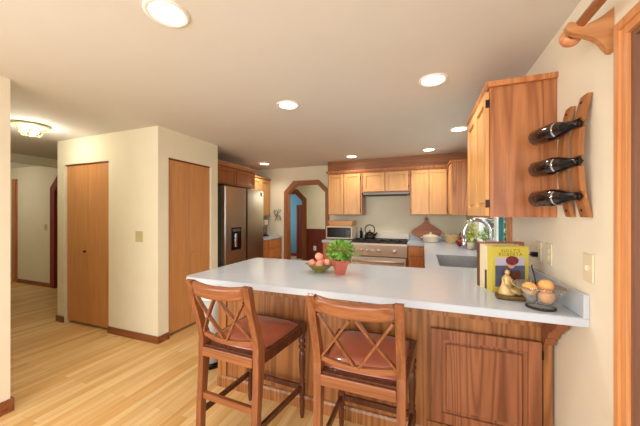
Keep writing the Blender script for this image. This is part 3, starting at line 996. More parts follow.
def make_stool(label):
    t = thing('bar_stool', label, 'stool', (0, 0, 0), 'cherry wood bar stools at the peninsula')
    hw = 0.19
    for sx in (-1, 1):
        zs = [0, 0.15, 0.3, 0.45, 0.56, 0.61, 0.66, 0.71, 0.76, 0.82, 0.88, 0.93, 0.97, 0.985]
        dep = [0.034, 0.036, 0.038, 0.044, 0.056, 0.06, 0.056, 0.048, 0.042, 0.038, 0.036, 0.036, 0.038, 0.04]
        front = [(ys(z) + d / 2, z) for z, d in zip(zs, dep)]
        back = [(ys(z) - d / 2, z) for z, d in zip(zs, dep)]
        top = [(ys(0.985) + 0.014, 0.998), (ys(0.985) - 0.004, 1.005), (ys(0.985) - 0.024, 1.0)]
        mb = MB()
        mb.prism(front + top + back[::-1], 'yz', sx * hw - 0.018, sx * hw + 0.018)
        mb.build('back_leg', M['stool'], t)
        prof = [(0.011, 0), (0.014, 0.02), (0.017, 0.045), (0.012, 0.055), (0.017, 0.065), (0.019, 0.12), (0.014, 0.135), (0.021, 0.15),
                (0.023, 0.18), (0.023, 0.225), (0.017, 0.24), (0.021, 0.25), (0.015, 0.265), (0.018, 0.3), (0.022, 0.38), (0.019, 0.44), (0.014, 0.45),
                (0.023, 0.465), (0.025, 0.475), (0.016, 0.49), (0.024, 0.505), (0.024, 0.52), (0.018, 0.53), (0.022, 0.545), (0.022, 0.566)]
        MB().lathe(prof, (sx * 0.213, 0.25, 0), 14).build('front_leg', M['stool_dark'], t)
        MB().tube([(sx * 0.19, ys(0.23) + 0.017, 0.235), (sx * 0.211, 0.23, 0.205)], 0, flat=(0.018, 0.03)).build('stretcher', M['stool_dark'], t)
    MB().tube([(-0.195, 0.25, 0.2), (0.195, 0.25, 0.2)], 0, flat=(0.018, 0.032)).build('stretcher', M['stool_dark'], t)
    MB().tube([(-hw + 0.018, ys(0.33), 0.335), (hw - 0.018, ys(0.33), 0.335)], 0, flat=(0.02, 0.036)).build('stretcher', M['stool_x'], t)
    # seat frame, wider at the front
    fr = MB()
    outer = [(-0.238, 0.27), (-0.2, 0.285), (0, 0.295), (0.2, 0.285), (0.238, 0.27), (0.209, -0.172), (-0.209, -0.172)]
    fr.prism(outer, 'xy', 0.568, 0.622)
    fr.box(-hw + 0.02, hw - 0.02, -0.222, -0.173, 0.56, 0.622)
    fr.build('seat_frame', M['stool_dark'], t)
    B(-hw + 0.019, hw - 0.019, -0.235, -0.2225, 0.562, 0.612, 0.003).build('back_rail', M['stool_x'], t)
    cu = MB()
    nx, ny = 16, 16
    grid = {}
    for lay, zz in ((0, 0.6225), (1, None)):
        for i in range(nx + 1):
            for j in range(ny + 1):
                a, b_ = -1 + 2 * i / nx, -1 + 2 * j / ny
                # squircle footprint
                k = 1 - 0.06 * (a * a) * (b_ * b_)
                y = 0.033 + 0.216 * b_ * k
                hwid = 0.186 + 0.022 * (b_ + 1) / 2
                x = hwid * a * k
                if lay == 0:
                    z = 0.6225
                else:
                    e = (1 - abs(a) ** 5) * (1 - abs(b_) ** 5)
                    z = 0.6235 + 0.03 * max(0, e) ** 0.5 + 0.01 * (1 - a * a) * (1 - b_ * b_)
                grid[lay, i, j] = cu.bm.verts.new((x, y, z))
    for lay in (0, 1):
        for i in range(nx):
            for j in range(ny):
                f = cu.bm.faces.new([grid[lay, i, j], grid[lay, i + 1, j], grid[lay, i + 1, j + 1], grid[lay, i, j + 1]])
                f.smooth = lay == 1
    for i in range(nx):
        for j in (0, ny):
            cu.bm.faces.new([grid[0, i, j], grid[0, i + 1, j], grid[1, i + 1, j], grid[1, i, j]])
        for j in (0, nx):
            cu.bm.faces.new([grid[0, j, i], grid[0, j, i + 1], grid[1, j, i + 1], grid[1, j, i]])
    cu.build('seat', M['leather'], t)

    def bow(x, z):
        return ys(z) - 0.028 * (1 - (x / hw) ** 2)
    # crest rail: swept profile with a rolled top
    cr = MB()
    n = 14
    prof = [(0.014, 0.933), (0.013, 0.955), (0.018, 0.972), (0.022, 0.985), (0.014, 0.998), (-0.004, 1.003), (-0.02, 0.996), (-0.022, 0.98), (-0.014, 0.965), (-0.012, 0.945), (-0.012, 0.933)]
    rings = []
    for i in range(n + 1):
        x = -hw + 0.0185 + (2 * hw - 0.037) * i / n
        sag = 0.013 * (1 - (x / hw) ** 2)
        rings.append([cr.bm.verts.new((x, bow(x, 0.96) + dy, z - sag)) for dy, z in prof])
    for A, Bq in zip(rings, rings[1:]):
        for k in range(len(prof)):
            q = (k + 1) % len(prof)
            f = cr.bm.faces.new((A[k], A[q], Bq[q], Bq[k]))
            f.smooth = True
    cr.bm.faces.new(rings[0])
    cr.bm.faces.new(rings[-1][::-1])
    cr.build('crest_rail', M['stool_x'], t)
    lo = MB()
    pts = []
    for i in range(n + 1):
        x = -hw + 0.0185 + (2 * hw - 0.037) * i / n
        z = 0.69 - 0.02 * (1 - (x / hw) ** 2)
        pts.append((x, bow(x, z), z))
    lo.tube(pts, 0, flat=(0.02, 0.024))
    lo.build('lower_rail', M['stool_x'], t)
    xe = hw - 0.026
    for (xa, za), (xb, zb), dy in (((-xe, 0.918), (-0.012, 0.682), 0.004), ((-0.012, 0.914), (-xe, 0.70), -0.004),
                                   ((0.012, 0.914), (xe, 0.70), 0.004), ((xe, 0.918), (0.012, 0.682), -0.004)):
        pts = []
        for i in range(9):
            k = i / 8
            x, z = xa + (xb - xa) * k, za + (zb - za) * k
            pts.append((x, bow(x, z) + dy, z))
        MB().tube(pts, 0, flat=(0.010, 0.022), up=(0, 1, 0)).build('lattice_bar', M['stool'], t)
    return t


st = make_stool('cherry wood bar stool with crossed back, left of the two at the peninsula')
st2 = copy_tree(st)
tag(st2, 'cherry wood bar stool with crossed back, right of the two, nearest the panelled door')
st.location = (-1.005, 1.476, 0)
st.rotation_euler.z = math.radians(-3.0)
st2.location = (-0.280, 1.462, 0)
st.scale = st2.scale = (1.02, 1.02, 1.022)
st2.rotation_euler.z = math.radians(-0.5)

# ------------------------------------------------------------------ things on the peninsula
TOP = 0.9465
t = thing('fruit_bowl', 'shallow olive-green bowl of peaches on the peninsula', 'bowl', (-0.738, 1.97, TOP))
c = (-0.738, 1.97, TOP)
MB().lathe([(0.0, 0.0), (0.04, 0.0), (0.042, 0.006), (0.038, 0.012), (0.06, 0.022), (0.085, 0.042), (0.1, 0.06), (0.103, 0.064), (0.098, 0.064), (0.082, 0.047), (0.056, 0.027), (0.0, 0.017)], c, 28, closed_ends=False).build('bowl', M['olive'], t)
B(-0.738 + 0.095, -0.738 + 0.118, 1.955, 1.985, TOP + 0.054, TOP + 0.064, 0.004).build('handle', M['olive'], t)
B(-0.738 - 0.118, -0.738 - 0.095, 1.955, 1.985, TOP + 0.054, TOP + 0.064, 0.004).build('handle', M['olive'], t)
fruit0 = None
PE = [(-0.052, -0.018, 0.066, 'leftmost peach in the olive bowl'), (0.014, -0.048, 0.068, 'peach at the front of the olive bowl, between its neighbours'), (0.054, 0.012, 0.069, 'reddest peach at the right of the olive bowl'),
      (-0.014, 0.046, 0.068, 'peach at the back of the olive bowl'), (-0.006, -0.002, 0.118, 'topmost peach on the pile in the olive bowl')]
for dx, dy, dz, lb in PE:
    if fruit0 is None:
        mb = MB()
        prof = []
        for i in range(13):
            a = -PI / 2 + PI * i / 12
            prof.append((max(0, 0.033 * math.cos(a)), 0.031 * math.sin(a) - (0.006 * max(0, math.sin(a)) ** 8)))
        mb.lathe(prof, None, 16, closed_ends=False)
        fruit0 = thing('peach', lb, 'fruit', (0, 0, 0), 'peaches in the olive bowl')
        mb.build('flesh', M['peach'], fruit0)
        MB().tube([(0, 0, 0.022), (0.001, 0, 0.03)], 0.0022, 6).build('stem', M['hinge'], fruit0)
        o = fruit0
    else:
        o = copy_tree(fruit0)
        o['label'] = lb
    o.location = (c[0] + dx, c[1] + dy, c[2] + dz)
    o.rotation_euler = (random.uniform(-0.9, 0.9), random.uniform(-0.9, 0.9), random.uniform(0, 6))


def leaf_ball(mb, c, rx, ry, rz, n, size, droop=0.3):
    for _ in range(n):
        while True:
            p = Vector((random.uniform(-1, 1), random.uniform(-1, 1), random.uniform(-1, 1)))
            if 0.25 < p.length < 1:
                break
        pos = Vector((c[0] + p.x * rx, c[1] + p.y * ry, c[2] + p.z * rz))
        d = (p.normalized() + Vector((random.uniform(-.6, .6), random.uniform(-.6, .6), random.uniform(-.5, .4)))).normalized()
        up = Vector((random.uniform(-.4, .4), random.uniform(-.4, .4), 1)).normalized()
        sd = d.cross(up).normalized()
        nn = sd.cross(d)
        L = size * random.uniform(0.7, 1.25)
        w_ = L * 0.32
        base, tip = pos, pos + d * L - nn * L * droop * 0.3
        mid = pos + d * L * 0.5
        vs = [mb.bm.verts.new(q) for q in (base, mid + sd * w_ + nn * w_ * 0.25, tip, mid - sd * w_ + nn * w_ * 0.25, mid)]
        mb.bm.faces.new((vs[0], vs[4], vs[1]))
        mb.bm.faces.new((vs[1], vs[4], vs[2]))
        mb.bm.faces.new((vs[2], vs[4], vs[3]))
        mb.bm.faces.new((vs[3], vs[4], vs[0]))


pc = (-0.572, 1.945, TOP)
t = thing('potted_plant', 'leafy green plant in a coral pot on the peninsula', 'plant', pc)
mb = MB()
def frustum(mb, c, z0, z1, a, b, rot, close=True):
    rr = []
    for z, h in ((z0, a), (z1, b)):
        rr.append([mb.bm.verts.new((c[0] + h * math.cos(rot + PI / 4 + k * PI / 2) * 1.414, c[1] + h * math.sin(rot + PI / 4 + k * PI / 2) * 1.414, c[2] + z)) for k in range(4)])
    for k in range(4):
        mb.bm.faces.new((rr[0][k], rr[0][(k + 1) % 4], rr[1][(k + 1) % 4], rr[1][k]))
    mb.bm.faces.new(rr[0][::-1])
    mb.bm.faces.new(rr[1])
frustum(mb, pc, 0, 0.092, 0.027, 0.05, 0.62)
frustum(mb, pc, 0.092, 0.108, 0.055, 0.058, 0.62)
mb.build('pot', M['terracotta'], t)
MB().lathe([(0.0, 0.1082), (0.046, 0.1082), (0.03, 0.116), (0, 0.118)], pc, 14, closed_ends=False).build('soil', M['soil'], t)
mb = MB()
for k in range(14):
    a = k * 2.4
    mb.tube([(pc[0] + 0.015 * math.cos(a), pc[1] + 0.015 * math.sin(a), TOP + 0.108), (pc[0] + 0.04 * math.cos(a), pc[1] + 0.04 * math.sin(a), TOP + 0.16), (pc[0] + 0.08 * math.cos(a), pc[1] + 0.08 * math.sin(a), TOP + 0.18 + 0.02 * math.sin(k))], 0.0018, 5)
mb.build('stems', M['leaf2'], t)
mb = MB()
leaf_ball(mb, (pc[0] + 0.005, pc[1], TOP + 0.178), 0.086, 0.09, 0.054, 300, 0.042)
leaf_ball(mb, (pc[0] - 0.075, pc[1] - 0.005, TOP + 0.145), 0.015, 0.03, 0.015, 14, 0.035)
leaf_ball(mb, (pc[0] + 0.095, pc[1], TOP + 0.135), 0.025, 0.03, 0.025, 22, 0.04)
mb.build('foliage', M['leaf'], t)

# ------------------------------------------------------------------ books
RB = math.radians(20.0)
B0 = Vector((0.3675, 1.807, TOP))
ub = Vector((math.cos(RB), math.sin(RB), 0))
nb = Vector((-math.sin(RB), math.cos(RB), 0))


def book(label, back, th, wd, ht, cover, spine_extra=None):
    t = thing('book', label, 'book', (0, 0, 0), 'cookbooks standing on the worktop')
    c_ = 0.003
    mb = MB()
    mb.box(0, wd, 0, c_, 0, ht, 0.001, 1).box(0, wd, th - c_, th, 0, ht, 0.001, 1).box(0, c_, c_, th - c_, 0, ht)
    mb.build('cover', cover, t)
    B(c_ + 0.0005, wd - 0.005, c_ + 0.0003, th - c_ - 0.0003, 0.004, ht - 0.005).build('pages', M['paper'], t)
    if spine_extra:
        B(-0.0012, 0.0, 0.002, th - 0.002, 0.004, ht * (0.97 if 'rearmost' in label else 0.45)).build('spine_label', spine_extra, t)
    return t, back


def place_book(t, back):
    t.location = B0 + nb * back
    t.rotation_euler.z = RB


bk, back = book('yellow cookbook with a portrait cover, frontmost of the standing books', 0.0, 0.044, 0.208, 0.258, M['yellow'])
def cover_card(name, x0, x1, z0, z1, m, d=0.0012):
    B(x0, x1, -d, -0.0002, z0, z1).build(name, m, bk)
cover_card('cover_picture', 0.018, 0.185, 0.03, 0.195, M['ink_lilac'])
cover_card('printed_hills', 0.018, 0.185, 0.03, 0.15, M['ink_slate'], 0.0018)
mb = MB()
mb.prism([(0.05, 0.03), (0.155, 0.03), (0.165, 0.07), (0.16, 0.115), (0.14, 0.135), (0.085, 0.135), (0.062, 0.1)], 'xz', -0.0024, -0.0002)
mb.build('printed_coat', M['ink_brown'], bk)
B(0.086, 0.145, -0.003, -0.0002, 0.122, 0.142).build('printed_scarf', M['ink_blue'], bk)
mb = MB()
mb.prism([(0.108 + 0.022 * math.cos(a), 0.158 + 0.024 * math.sin(a)) for a in [k * PI / 8 for k in range(16)]], 'xz', -0.0032, -0.0002)
mb.build('printed_face', M['ink_skin'], bk)
mb = MB()
mb.prism([(0.113 + 0.036 * math.cos(a), 0.178 + 0.026 * math.sin(a)) for a in [k * PI / 8 for k in range(16)]], 'xz', -0.0036, -0.0002)
mb.build('printed_hat', M['ink_red'], bk)
def lettering(txt, size, x, z, parent, mat, y=-0.0006):
    cu = bpy.data.curves.new('lettering', 'FONT')
    cu.body = txt
    cu.size = size
    cu.align_x = 'CENTER'
    cu.space_character = 1.25
    cu.extrude = 0.0003
    tmp = bpy.data.objects.new('tmp', cu)
    COL.objects.link(tmp)
    bpy.context.view_layer.update()
    dg = bpy.context.evaluated_depsgraph_get()
    me = bpy.data.meshes.new_from_object(tmp.evaluated_get(dg))
    bpy.data.objects.remove(tmp)
    me.transform(Matrix.Translation((x, y, z)) @ Matrix.Rotation(PI / 2, 4, 'X'))
    me.materials.clear()
    me.materials.append(mat)
    o = bpy.data.objects.new('lettering', me)
    COL.objects.link(o)
    o.parent = parent
    return o
lettering("SULLY'S", 0.026, 0.104, 0.226, bk, M['ink'])
lettering("ROBERTA", 0.026, 0.104, 0.205, bk, M['ink'])
place_book(bk, back)
for args in (('slim cream book with a dark spine label, directly behind the yellow cookbook', 0.046, 0.024, 0.20, 0.255, M['cream_book'], M['brown_book']),
             ('thick cream book between the slim cream book and the tall brown one', 0.072, 0.048, 0.205, 0.262, M['cream_book'], None),
             ('tall rose-brown book, rearmost of the standing books', 0.122, 0.03, 0.272, 0.272, M['rose_book'], M['brown_book'])):
    b_, back = book(*args)
    place_book(b_, back)

# ------------------------------------------------------------------ figurine
fc = (0.424, 1.69, TOP)
t = thing('figurine', 'small brass figurine of a robed seated figure before the yellow book', 'figurine', fc)
B(fc[0] - 0.062, fc[0] + 0.062, fc[1] - 0.032, fc[1] + 0.034, TOP, TOP + 0.022, 0.005).build('base', M['bronze'], t)
mb = MB()
sh = Matrix.Translation((fc[0] - 0.014, fc[1], TOP + 0.0222)) @ Matrix.Diagonal((1, 0.75, 1, 1))
mb.lathe([(0, 0), (0.038, 0.0), (0.04, 0.008), (0.03, 0.035), (0.021, 0.062), (0.02, 0.075), (0.022, 0.085), (0.014, 0.097), (0.007, 0.102), (0.007, 0.106), (0.0, 0.108)], sh, 16, closed_ends=False)
mb.ball((fc[0] - 0.012, fc[1] - 0.002, TOP + 0.137), 0.0125, (0.9, 1, 1.15))
mb.tube([(fc[0] + 0.002, fc[1] - 0.012, TOP + 0.105), (fc[0] + 0.012, fc[1] - 0.02, TOP + 0.082), (fc[0] + 0.03, fc[1] - 0.022, TOP + 0.07)], [0.008, 0.007, 0.005], 8)
mb.tube([(fc[0] - 0.03, fc[1] - 0.006, TOP + 0.105), (fc[0] - 0.034, fc[1] - 0.02, TOP + 0.08), (fc[0] - 0.012, fc[1] - 0.026, TOP + 0.066)], [0.008, 0.007, 0.005], 8)
mb.tube([(fc[0] - 0.004, fc[1] - 0.006, TOP + 0.05), (fc[0] + 0.025, fc[1] - 0.008, TOP + 0.04), (fc[0] + 0.045, fc[1] - 0.01, TOP + 0.0275)], [0.016, 0.013, 0.005], 10)
mb.build('figure', M['brass'], t)
mb = MB()
mb.ball((fc[0] - 0.011, fc[1] + 0.004, TOP + 0.142), 0.0135, (0.95, 0.9, 1.0))
mb.ball((fc[0] - 0.011, fc[1] + 0.012, TOP + 0.155), 0.007)
mb.build('hair', M['bronze'], t)

# ------------------------------------------------------------------ glass bowl of oranges
gc = (0.519, 1.578, TOP)
t = thing('glass_bowl', 'flared clear glass bowl of oranges at the worktop end', 'bowl', gc)
outer = [(0.0, 0.002), (0.05, 0.002), (0.052, 0.012), (0.05, 0.02), (0.066, 0.05), (0.088, 0.082), (0.113, 0.108)]
inner = [(0.111, 0.109), (0.085, 0.084), (0.063, 0.053), (0.047, 0.025), (0.0, 0.018)]
MB().lathe(outer + inner, gc, 32, closed_ends=False).build('bowl', M['bowl_glass'], t)
mb = MB()
ring = [(gc[0] + 0.055 * math.cos(k * PI / 14), gc[1] + 0.055 * math.sin(k * PI / 14), TOP + 0.005) for k in range(29)]
mb.tube(ring, 0.0045, 8)
mb.build('base_ring', M['iron'], t, label='dark metal base ring')
mb = MB()
pts = [(gc[0] + a, gc[1] + b_, TOP + c_) for a, b_, c_ in ((-0.004, 0.03, 0.0215), (-0.002, 0.045, 0.05), (0.0, 0.062, 0.09), (0.0, 0.068, 0.12), (-0.005, 0.07, 0.15), (-0.012, 0.07, 0.175), (-0.013, 0.07, 0.19))]
mb.tube(pts, 0.0035, 8)
mb.build('hook', M['iron'], t, label='thin dark metal hook')
OR = [(-0.041, 0.008, 0.086, 'orange at the left of the glass bowl'), (0.018, -0.015, 0.058, 'largest orange at the front right of the glass bowl'), (0.034, 0.042, 0.096, 'orange at the back of the glass bowl')]
o0 = None
for dx, dy, dz, lb in OR:
    if o0 is None:
        o0 = thing('orange', lb, 'fruit', (0, 0, 0), 'oranges in the glass bowl')
        MB().ball((0, 0, 0), 0.0315, (1, 1, 0.96), 20, 14).build('peel', M['orange'], o0)
        MB().lathe([(0.003, 0.029), (0.0025, 0.0315), (0, 0.0315)], None, 8).build('stem_button', M['leaf2'], o0)
        o = o0
    else:
        o = copy_tree(o0)
        o['label'] = lb
    o.location = (gc[0] + dx, gc[1] + dy, gc[2] + dz)
    o.rotation_euler = (random.uniform(-1, 1), random.uniform(-1, 1), 0)

gl = (0.595, 1.775, TOP)
t = thing('tumbler', 'clear glass tumbler by the wall behind the oranges', 'glass', gl)
MB().lathe([(0, 0.001), (0.026, 0.001), (0.031, 0.09), (0.029, 0.09), (0.024, 0.006), (0, 0.006)], gl, 20, closed_ends=False).build('glass', M['bowl_glass'], t)

# ------------------------------------------------------------------ outlets and switches
def wall_plate(label, name, cat, loc, face, devices, wd=0.075, mat=None):
    """face: '-x' on the right wall, '-y' on walls facing the camera"""
    t = thing(name, label, cat, loc)
    F = Face(face, loc[0] if face == '-x' else loc[1])
    u = loc[1] if face == '-x' else loc[0]
    mb = MB()
    F.box(mb, u - wd / 2, u + wd / 2, loc[2] - 0.06, loc[2] + 0.06, 0.0005, 0.007, 0.003)
    mb.build('plate', mat or M['plate'], t)
    for k in range(devices):
        uu = u + (k - (devices - 1) / 2) * 0.045
        if cat == 'outlet':
            for dz in (-0.02, 0.02):
                mb = MB()
                F.box(mb, uu - 0.014, uu + 0.014, loc[2] + dz - 0.014, loc[2] + dz + 0.014, 0.0065, 0.0095, 0.002)
                mb.build('socket', mat or M['plate'], t)
        else:
            mb = MB()
            F.box(mb, uu - 0.005, uu + 0.005, loc[2] - 0.012, loc[2] + 0.012, 0.0065, 0.016, 0.002)
            mb.build('toggle', mat or M['plate'], t)
    return t


wall_plate('ivory toggle switch plate beside the wood door casing', 'light_switch', 'switch', (XR, 1.487, 1.161), '-x', 1, 0.078)
wall_plate('ivory outlet plate on the right wall, nearer the bowl of oranges', 'wall_outlet', 'outlet', (XR, 1.875, 1.165), '-x', 1, 0.08)
wall_plate('ivory outlet plate on the right wall, nearer the books', 'wall_outlet', 'outlet', (XR, 2.02, 1.165), '-x', 1, 0.08)
wall_plate('double light switch between the flush closet doors and the wall corner', 'light_switch', 'switch', (-2.944, BY, 1.142), '-y', 2, 0.115, M['almond'])
wall_plate('light switch on the far hall wall beside the dark arch', 'light_switch', 'switch', (-6.78, 3.1, 1.14), '-y', 1, 0.08, M['almond'])
wall_plate('white outlet low on the red wainscot beyond the archway', 'wall_outlet', 'outlet', (-2.6, 6.57, 0.52), '-y', 1, 0.08, M['white'])
t = thing('power_plug', 'small black plug and cord in the outlet behind the books', 'plug', (0.63, 2.02, 1.145))
B(0.615, 0.6495, 2.005, 2.035, 1.13, 1.16, 0.004).build('plug_body', M['black'], t)
MB().tube([(0.618, 2.02, 1.145), (0.60, 2.02, 1.14), (0.592, 2.02, 1.09), (0.60, 2.0, 1.0), (0.605, 1.98, TOP + 0.003)], 0.003, 6).build('cord', M['black'], t)

# ------------------------------------------------------------------ wine rack and bottles
t = thing('wine_rack', 'wall-mounted wine rack of two curved barrel staves', 'rack', (0.64, 1.55, 1.38))
BZ = (1.772, 1.612, 1.464)
BANG = math.atan2(0.612 - 0.521, 1.72 - 1.462)
def stave(yc, z0, z1, wd, bowd, x_end, bored=False):
    n = 18
    mb = MB()
    rings = []
    for i in range(n + 1):
        k = -1 + 2 * i / n
        z = (z0 + z1) / 2 + (z1 - z0) / 2 * k
        x = x_end - bowd * (1 - k * k)
        h = wd / 2 * (1.0 + 0.12 * (1 - k * k))
        rings.append([mb.bm.verts.new((x + a, yc + b, z)) for a, b in ((-0.009, -h), (0.009, -h), (0.009, h), (-0.009, h))])
    for A, Bq in zip(rings, rings[1:]):
        for k in range(4):
            mb.bm.faces.new((A[k], A[(k + 1) % 4], Bq[(k + 1) % 4], Bq[k]))
    mb.bm.faces.new(rings[0][::-1])
    mb.bm.faces.new(rings[-1])
    s = mb.build('stave', M['rack'], t)
    if bored:
        cb = MB()
        for z in BZ:
            cb.lathe([(0.023, -0.06), (0.023, 0.12)], Matrix.Translation((0.612, 1.462, z)) @ Matrix.Rotation(BANG, 4, 'Z') @ Matrix.Rotation(-PI / 2, 4, 'X'), 20)
        co = cb.build('tmp_cut', M['rack'], recenter=False)
        md = s.modifiers.new('bore', 'BOOLEAN')
        md.operation = 'DIFFERENCE'
        md.solver = 'EXACT'
        md.object = co
        bpy.context.view_layer.update()
        nm = bpy.data.meshes.new_from_object(s.evaluated_get(bpy.context.evaluated_depsgraph_get()))
        s.modifiers.clear()
        s.data = nm
        bpy.data.objects.remove(co)
    for zz in (z0 + 0.03, z1 - 0.03):
        mb = MB()
        mb.lathe([(0.006, 0), (0.005, 0.004), (0, 0.005)], Matrix.Translation((x_end - 0.0085 - bowd * (1 - (1 - 0.06 / ((z1 - z0) / 2) * 0.5) ** 2), yc, zz)) @ Matrix.Rotation(-PI / 2, 4, 'Y'), 10)
        mb.build('screw', M['hinge'], s)
stave(1.486, 1.375, 1.892, 0.056, 0.032, XR - 0.011, True)
stave(1.618, 1.375, 1.885, 0.05, 0.032, XR - 0.011)


def make_bottle(label):
    """lies along +y from the neck tip at the origin"""
    t = thing('wine_bottle', label, 'bottle', (0, 0, 0), 'dark wine bottles held in the stave rack')
    R = Matrix.Rotation(-PI / 2, 4, 'X') @ Matrix.Diagonal((1, 1, 0.92, 1))
    MB().lathe([(0.0, 0.250), (0.025, 0.256), (0.038, 0.256), (0.0415, 0.248), (0.0415, 0.135), (0.04, 0.118), (0.034, 0.092), (0.0265, 0.068), (0.019, 0.045), (0.016, 0.02), (0.0, 0.02)], R, 24, closed_ends=False).build('glass_body', M['wine'], t)
    MB().lathe([(0.0278, 0.07), (0.0202, 0.045), (0.017, 0.02), (0.0172, 0.01), (0.0172, 0.0), (0.0, 0.0)], R, 18, closed_ends=False).build('neck_foil', M['foil'], t)
    MB().lathe([(0.0365, 0.1), (0.0385, 0.108)], R, 24, closed_ends=False).build('glare_band', M['chrome'], t)  # chrome band stands in for the glare on the bottle shoulder
    mb = MB()
    mb.tube([(-0.015, -0.004, 0), (0.015, -0.004, 0)], 0.003, 8).tube([(0, -0.004, -0.02), (0, -0.004, 0.02)], 0.003, 8)
    mb.build('stopper_cross', M['hinge'], t)
    return t


wb = None
for z, lb, dz in ((1.772, 'dark wine bottle in the top place of the stave rack', 0.0), (1.612, 'dark wine bottle in the middle place of the stave rack', 0.0), (1.464, 'dark wine bottle in the bottom place of the stave rack', 0.0)):
    if wb is None:
        wb = o = make_bottle(lb)
    else:
        o = copy_tree(wb)
        o['label'] = lb
    tip, butt = Vector((0.612, 1.462, z)), Vector((0.521, 1.72, z))
    o.location = tip
    o.rotation_euler.z = math.atan2(-(butt.x - tip.x), butt.y - tip.y)

# ------------------------------------------------------------------ curtain rod and its carved bracket
t = thing('curtain_rod', 'wooden curtain rod on a carved bracket above the door casing', 'curtain rod', (0.566, 1.33, 2.0))
MB().tube([(0.566, -0.9, 2.118), (0.566, 1.365, 2.118)], 0.0175, 16).build('rod', M['rod'], t)
MB().lathe([(0.018, 0), (0.03, 0.004), (0.036, 0.014), (0.036, 0.03), (0.028, 0.044), (0, 0.052)], Matrix.Translation((0.556, 1.366, 2.098)) @ Matrix.Rotation(-PI / 2, 4, 'X'), 18, closed_ends=False).build('finial', M['rod'], t)
mb = MB()
prof = [(XR - 0.001, 2.152), (0.648, 2.144), (0.632, 2.13), (0.61, 2.117), (0.59, 2.109), (0.580, 2.104), (0.566, 2.0995), (0.553, 2.106), (0.546, 2.118), (0.536, 2.126), (0.524, 2.124), (0.517, 2.113), (0.519, 2.099), (0.53, 2.086),
        (0.55, 2.075), (0.575, 2.064), (0.6, 2.05), (0.62, 2.03), (0.634, 2.005), (0.645, 1.99), (XR - 0.001, 1.987)]
mb.prism(prof, 'xz', 1.325, 1.35)
mb.build('bracket', M['bracket'], t)

# ------------------------------------------------------------------ things on the back counter
t = thing('microwave', 'pale grey microwave with black door on the back counter', 'microwave', (-1.33, 4.78, 0.9465))
B(-1.612, -1.145, 4.622, 4.98, 0.96, 1.175, 0.006).build('case', M['plate'], t)
for xx in (-1.57, -1.19):
    for yy in (4.66, 4.94):
        MB().lathe([(0.015, 0.9465), (0.015, 0.9605)], (xx, yy, 0), 10).build('foot', M['black'], t)
B(-1.595, -1.25, 4.612, 4.6225, 0.985, 1.158, 0.003).build('door', M['black'], t)
cp = B(-1.248, -1.165, 4.614, 4.6225, 0.985, 1.158, 0.002).build('control_panel', M['black'], t)
for k in range(4):
    for j in range(2):
        B(-1.235 + j * 0.03, -1.217 + j * 0.03, 4.6125, 4.6142, 1.0 + k * 0.03, 1.014 + k * 0.03).build('button', M['steel_side'], cp)

t = thing('tray', 'honey wicker tray of odds and ends on top of the microwave', 'tray', (-1.35, 4.79, 1.1755))
mb = MB()
mb.box(-1.56, -1.165, 4.66, 4.92, 1.1755, 1.185)
for a in (0, 1):
    mb.prism([(-1.56 - 0.00, 1.185), (-1.165, 1.185), (-1.14, 1.277), (-1.585, 1.277)], 'xz', 4.648 + a * 0.272, 4.66 + a * 0.272)
mb.prism([(-1.56, 1.185), (-1.548, 1.185), (-1.573, 1.277), (-1.585, 1.277)], 'xz', 4.66, 4.92)
mb.prism([(-1.177, 1.185), (-1.165, 1.185), (-1.14, 1.277), (-1.152, 1.277)], 'xz', 4.66, 4.92)
mb.build('tray_body', M['maple_x'], t)
for (dx, r, lb, m) in ((-1.50, 0.045, 'reddish round fruit at the left end of the wicker tray', M['peach']), (-1.235, 0.05, 'pale round bun at the right end of the wicker tray', M['cream_pot'])):
    mb = MB()
    mb.ball((dx, 4.78, 1.1855 + r * 0.85), r, (1.2, 1, 0.85))
    mb.ball((dx, 4.78, 1.1855 + r * 1.7), r * 0.12)
    mb.build('fruit' if m is M['peach'] else 'bread_bun', m, label=lb, cat='food')
mb = MB()
mb.lathe([(0, 0), (0.05, 0), (0.06, 0.03), (0.055, 0.06), (0.03, 0.075), (0, 0.08)], (-1.37, 4.79, 1.1855), 16)
mb.build('bread_bun', M['fridge_wood'], label='brown round bun in the middle of the wicker tray', cat='food')

t = thing('oil_bottle', 'slim black bottle standing beside the microwave', 'bottle', (-1.043, 5.005, 0.9465))
bx = (-1.05, 4.93, 0.9625)
t.location = bx
MB().lathe([(0, 0), (0.027, 0.0), (0.028, 0.005), (0.028, 0.105), (0.022, 0.125), (0.011, 0.14), (0.01, 0.16), (0, 0.16)], bx, 18, closed_ends=False).build('glass_body', M['black'], t)
MB().lathe([(0.011, 0.158), (0.012, 0.172), (0.006, 0.185), (0, 0.187)], bx, 12).build('cap', M['hinge'], t)

kc = (-0.875, 4.835, 0.9625)
t = thing('kettle', 'dark enamel kettle with hoop handle on the back left burner', 'kettle', kc)
MB().lathe([(0, 0), (0.09, 0.0), (0.097, 0.012), (0.094, 0.05), (0.078, 0.09), (0.05, 0.112), (0.042, 0.115), (0.038, 0.122), (0, 0.128)], kc, 28, closed_ends=False).build('body', M['kettle'], t)
MB().lathe([(0.006, 0.126), (0.014, 0.138), (0.012, 0.15), (0, 0.154)], kc, 12).build('lid_knob', M['black'], t)
pts = [(kc[0] + 0.085 * math.cos(a), kc[1], kc[2] + 0.155 + 0.085 * math.sin(a)) for a in [(-0.9 + k * (PI + 1.8) / 16) for k in range(17)]]
MB().tube(pts, 0.009, 10).build('handle', M['kettle'], t)
MB().tube([(kc[0] + 0.08, kc[1], kc[2] + 0.06), (kc[0] + 0.11, kc[1], kc[2] + 0.09), (kc[0] + 0.125, kc[1], kc[2] + 0.115)], [0.02, 0.014, 0.009], 10).build('spout', M['kettle'], t)

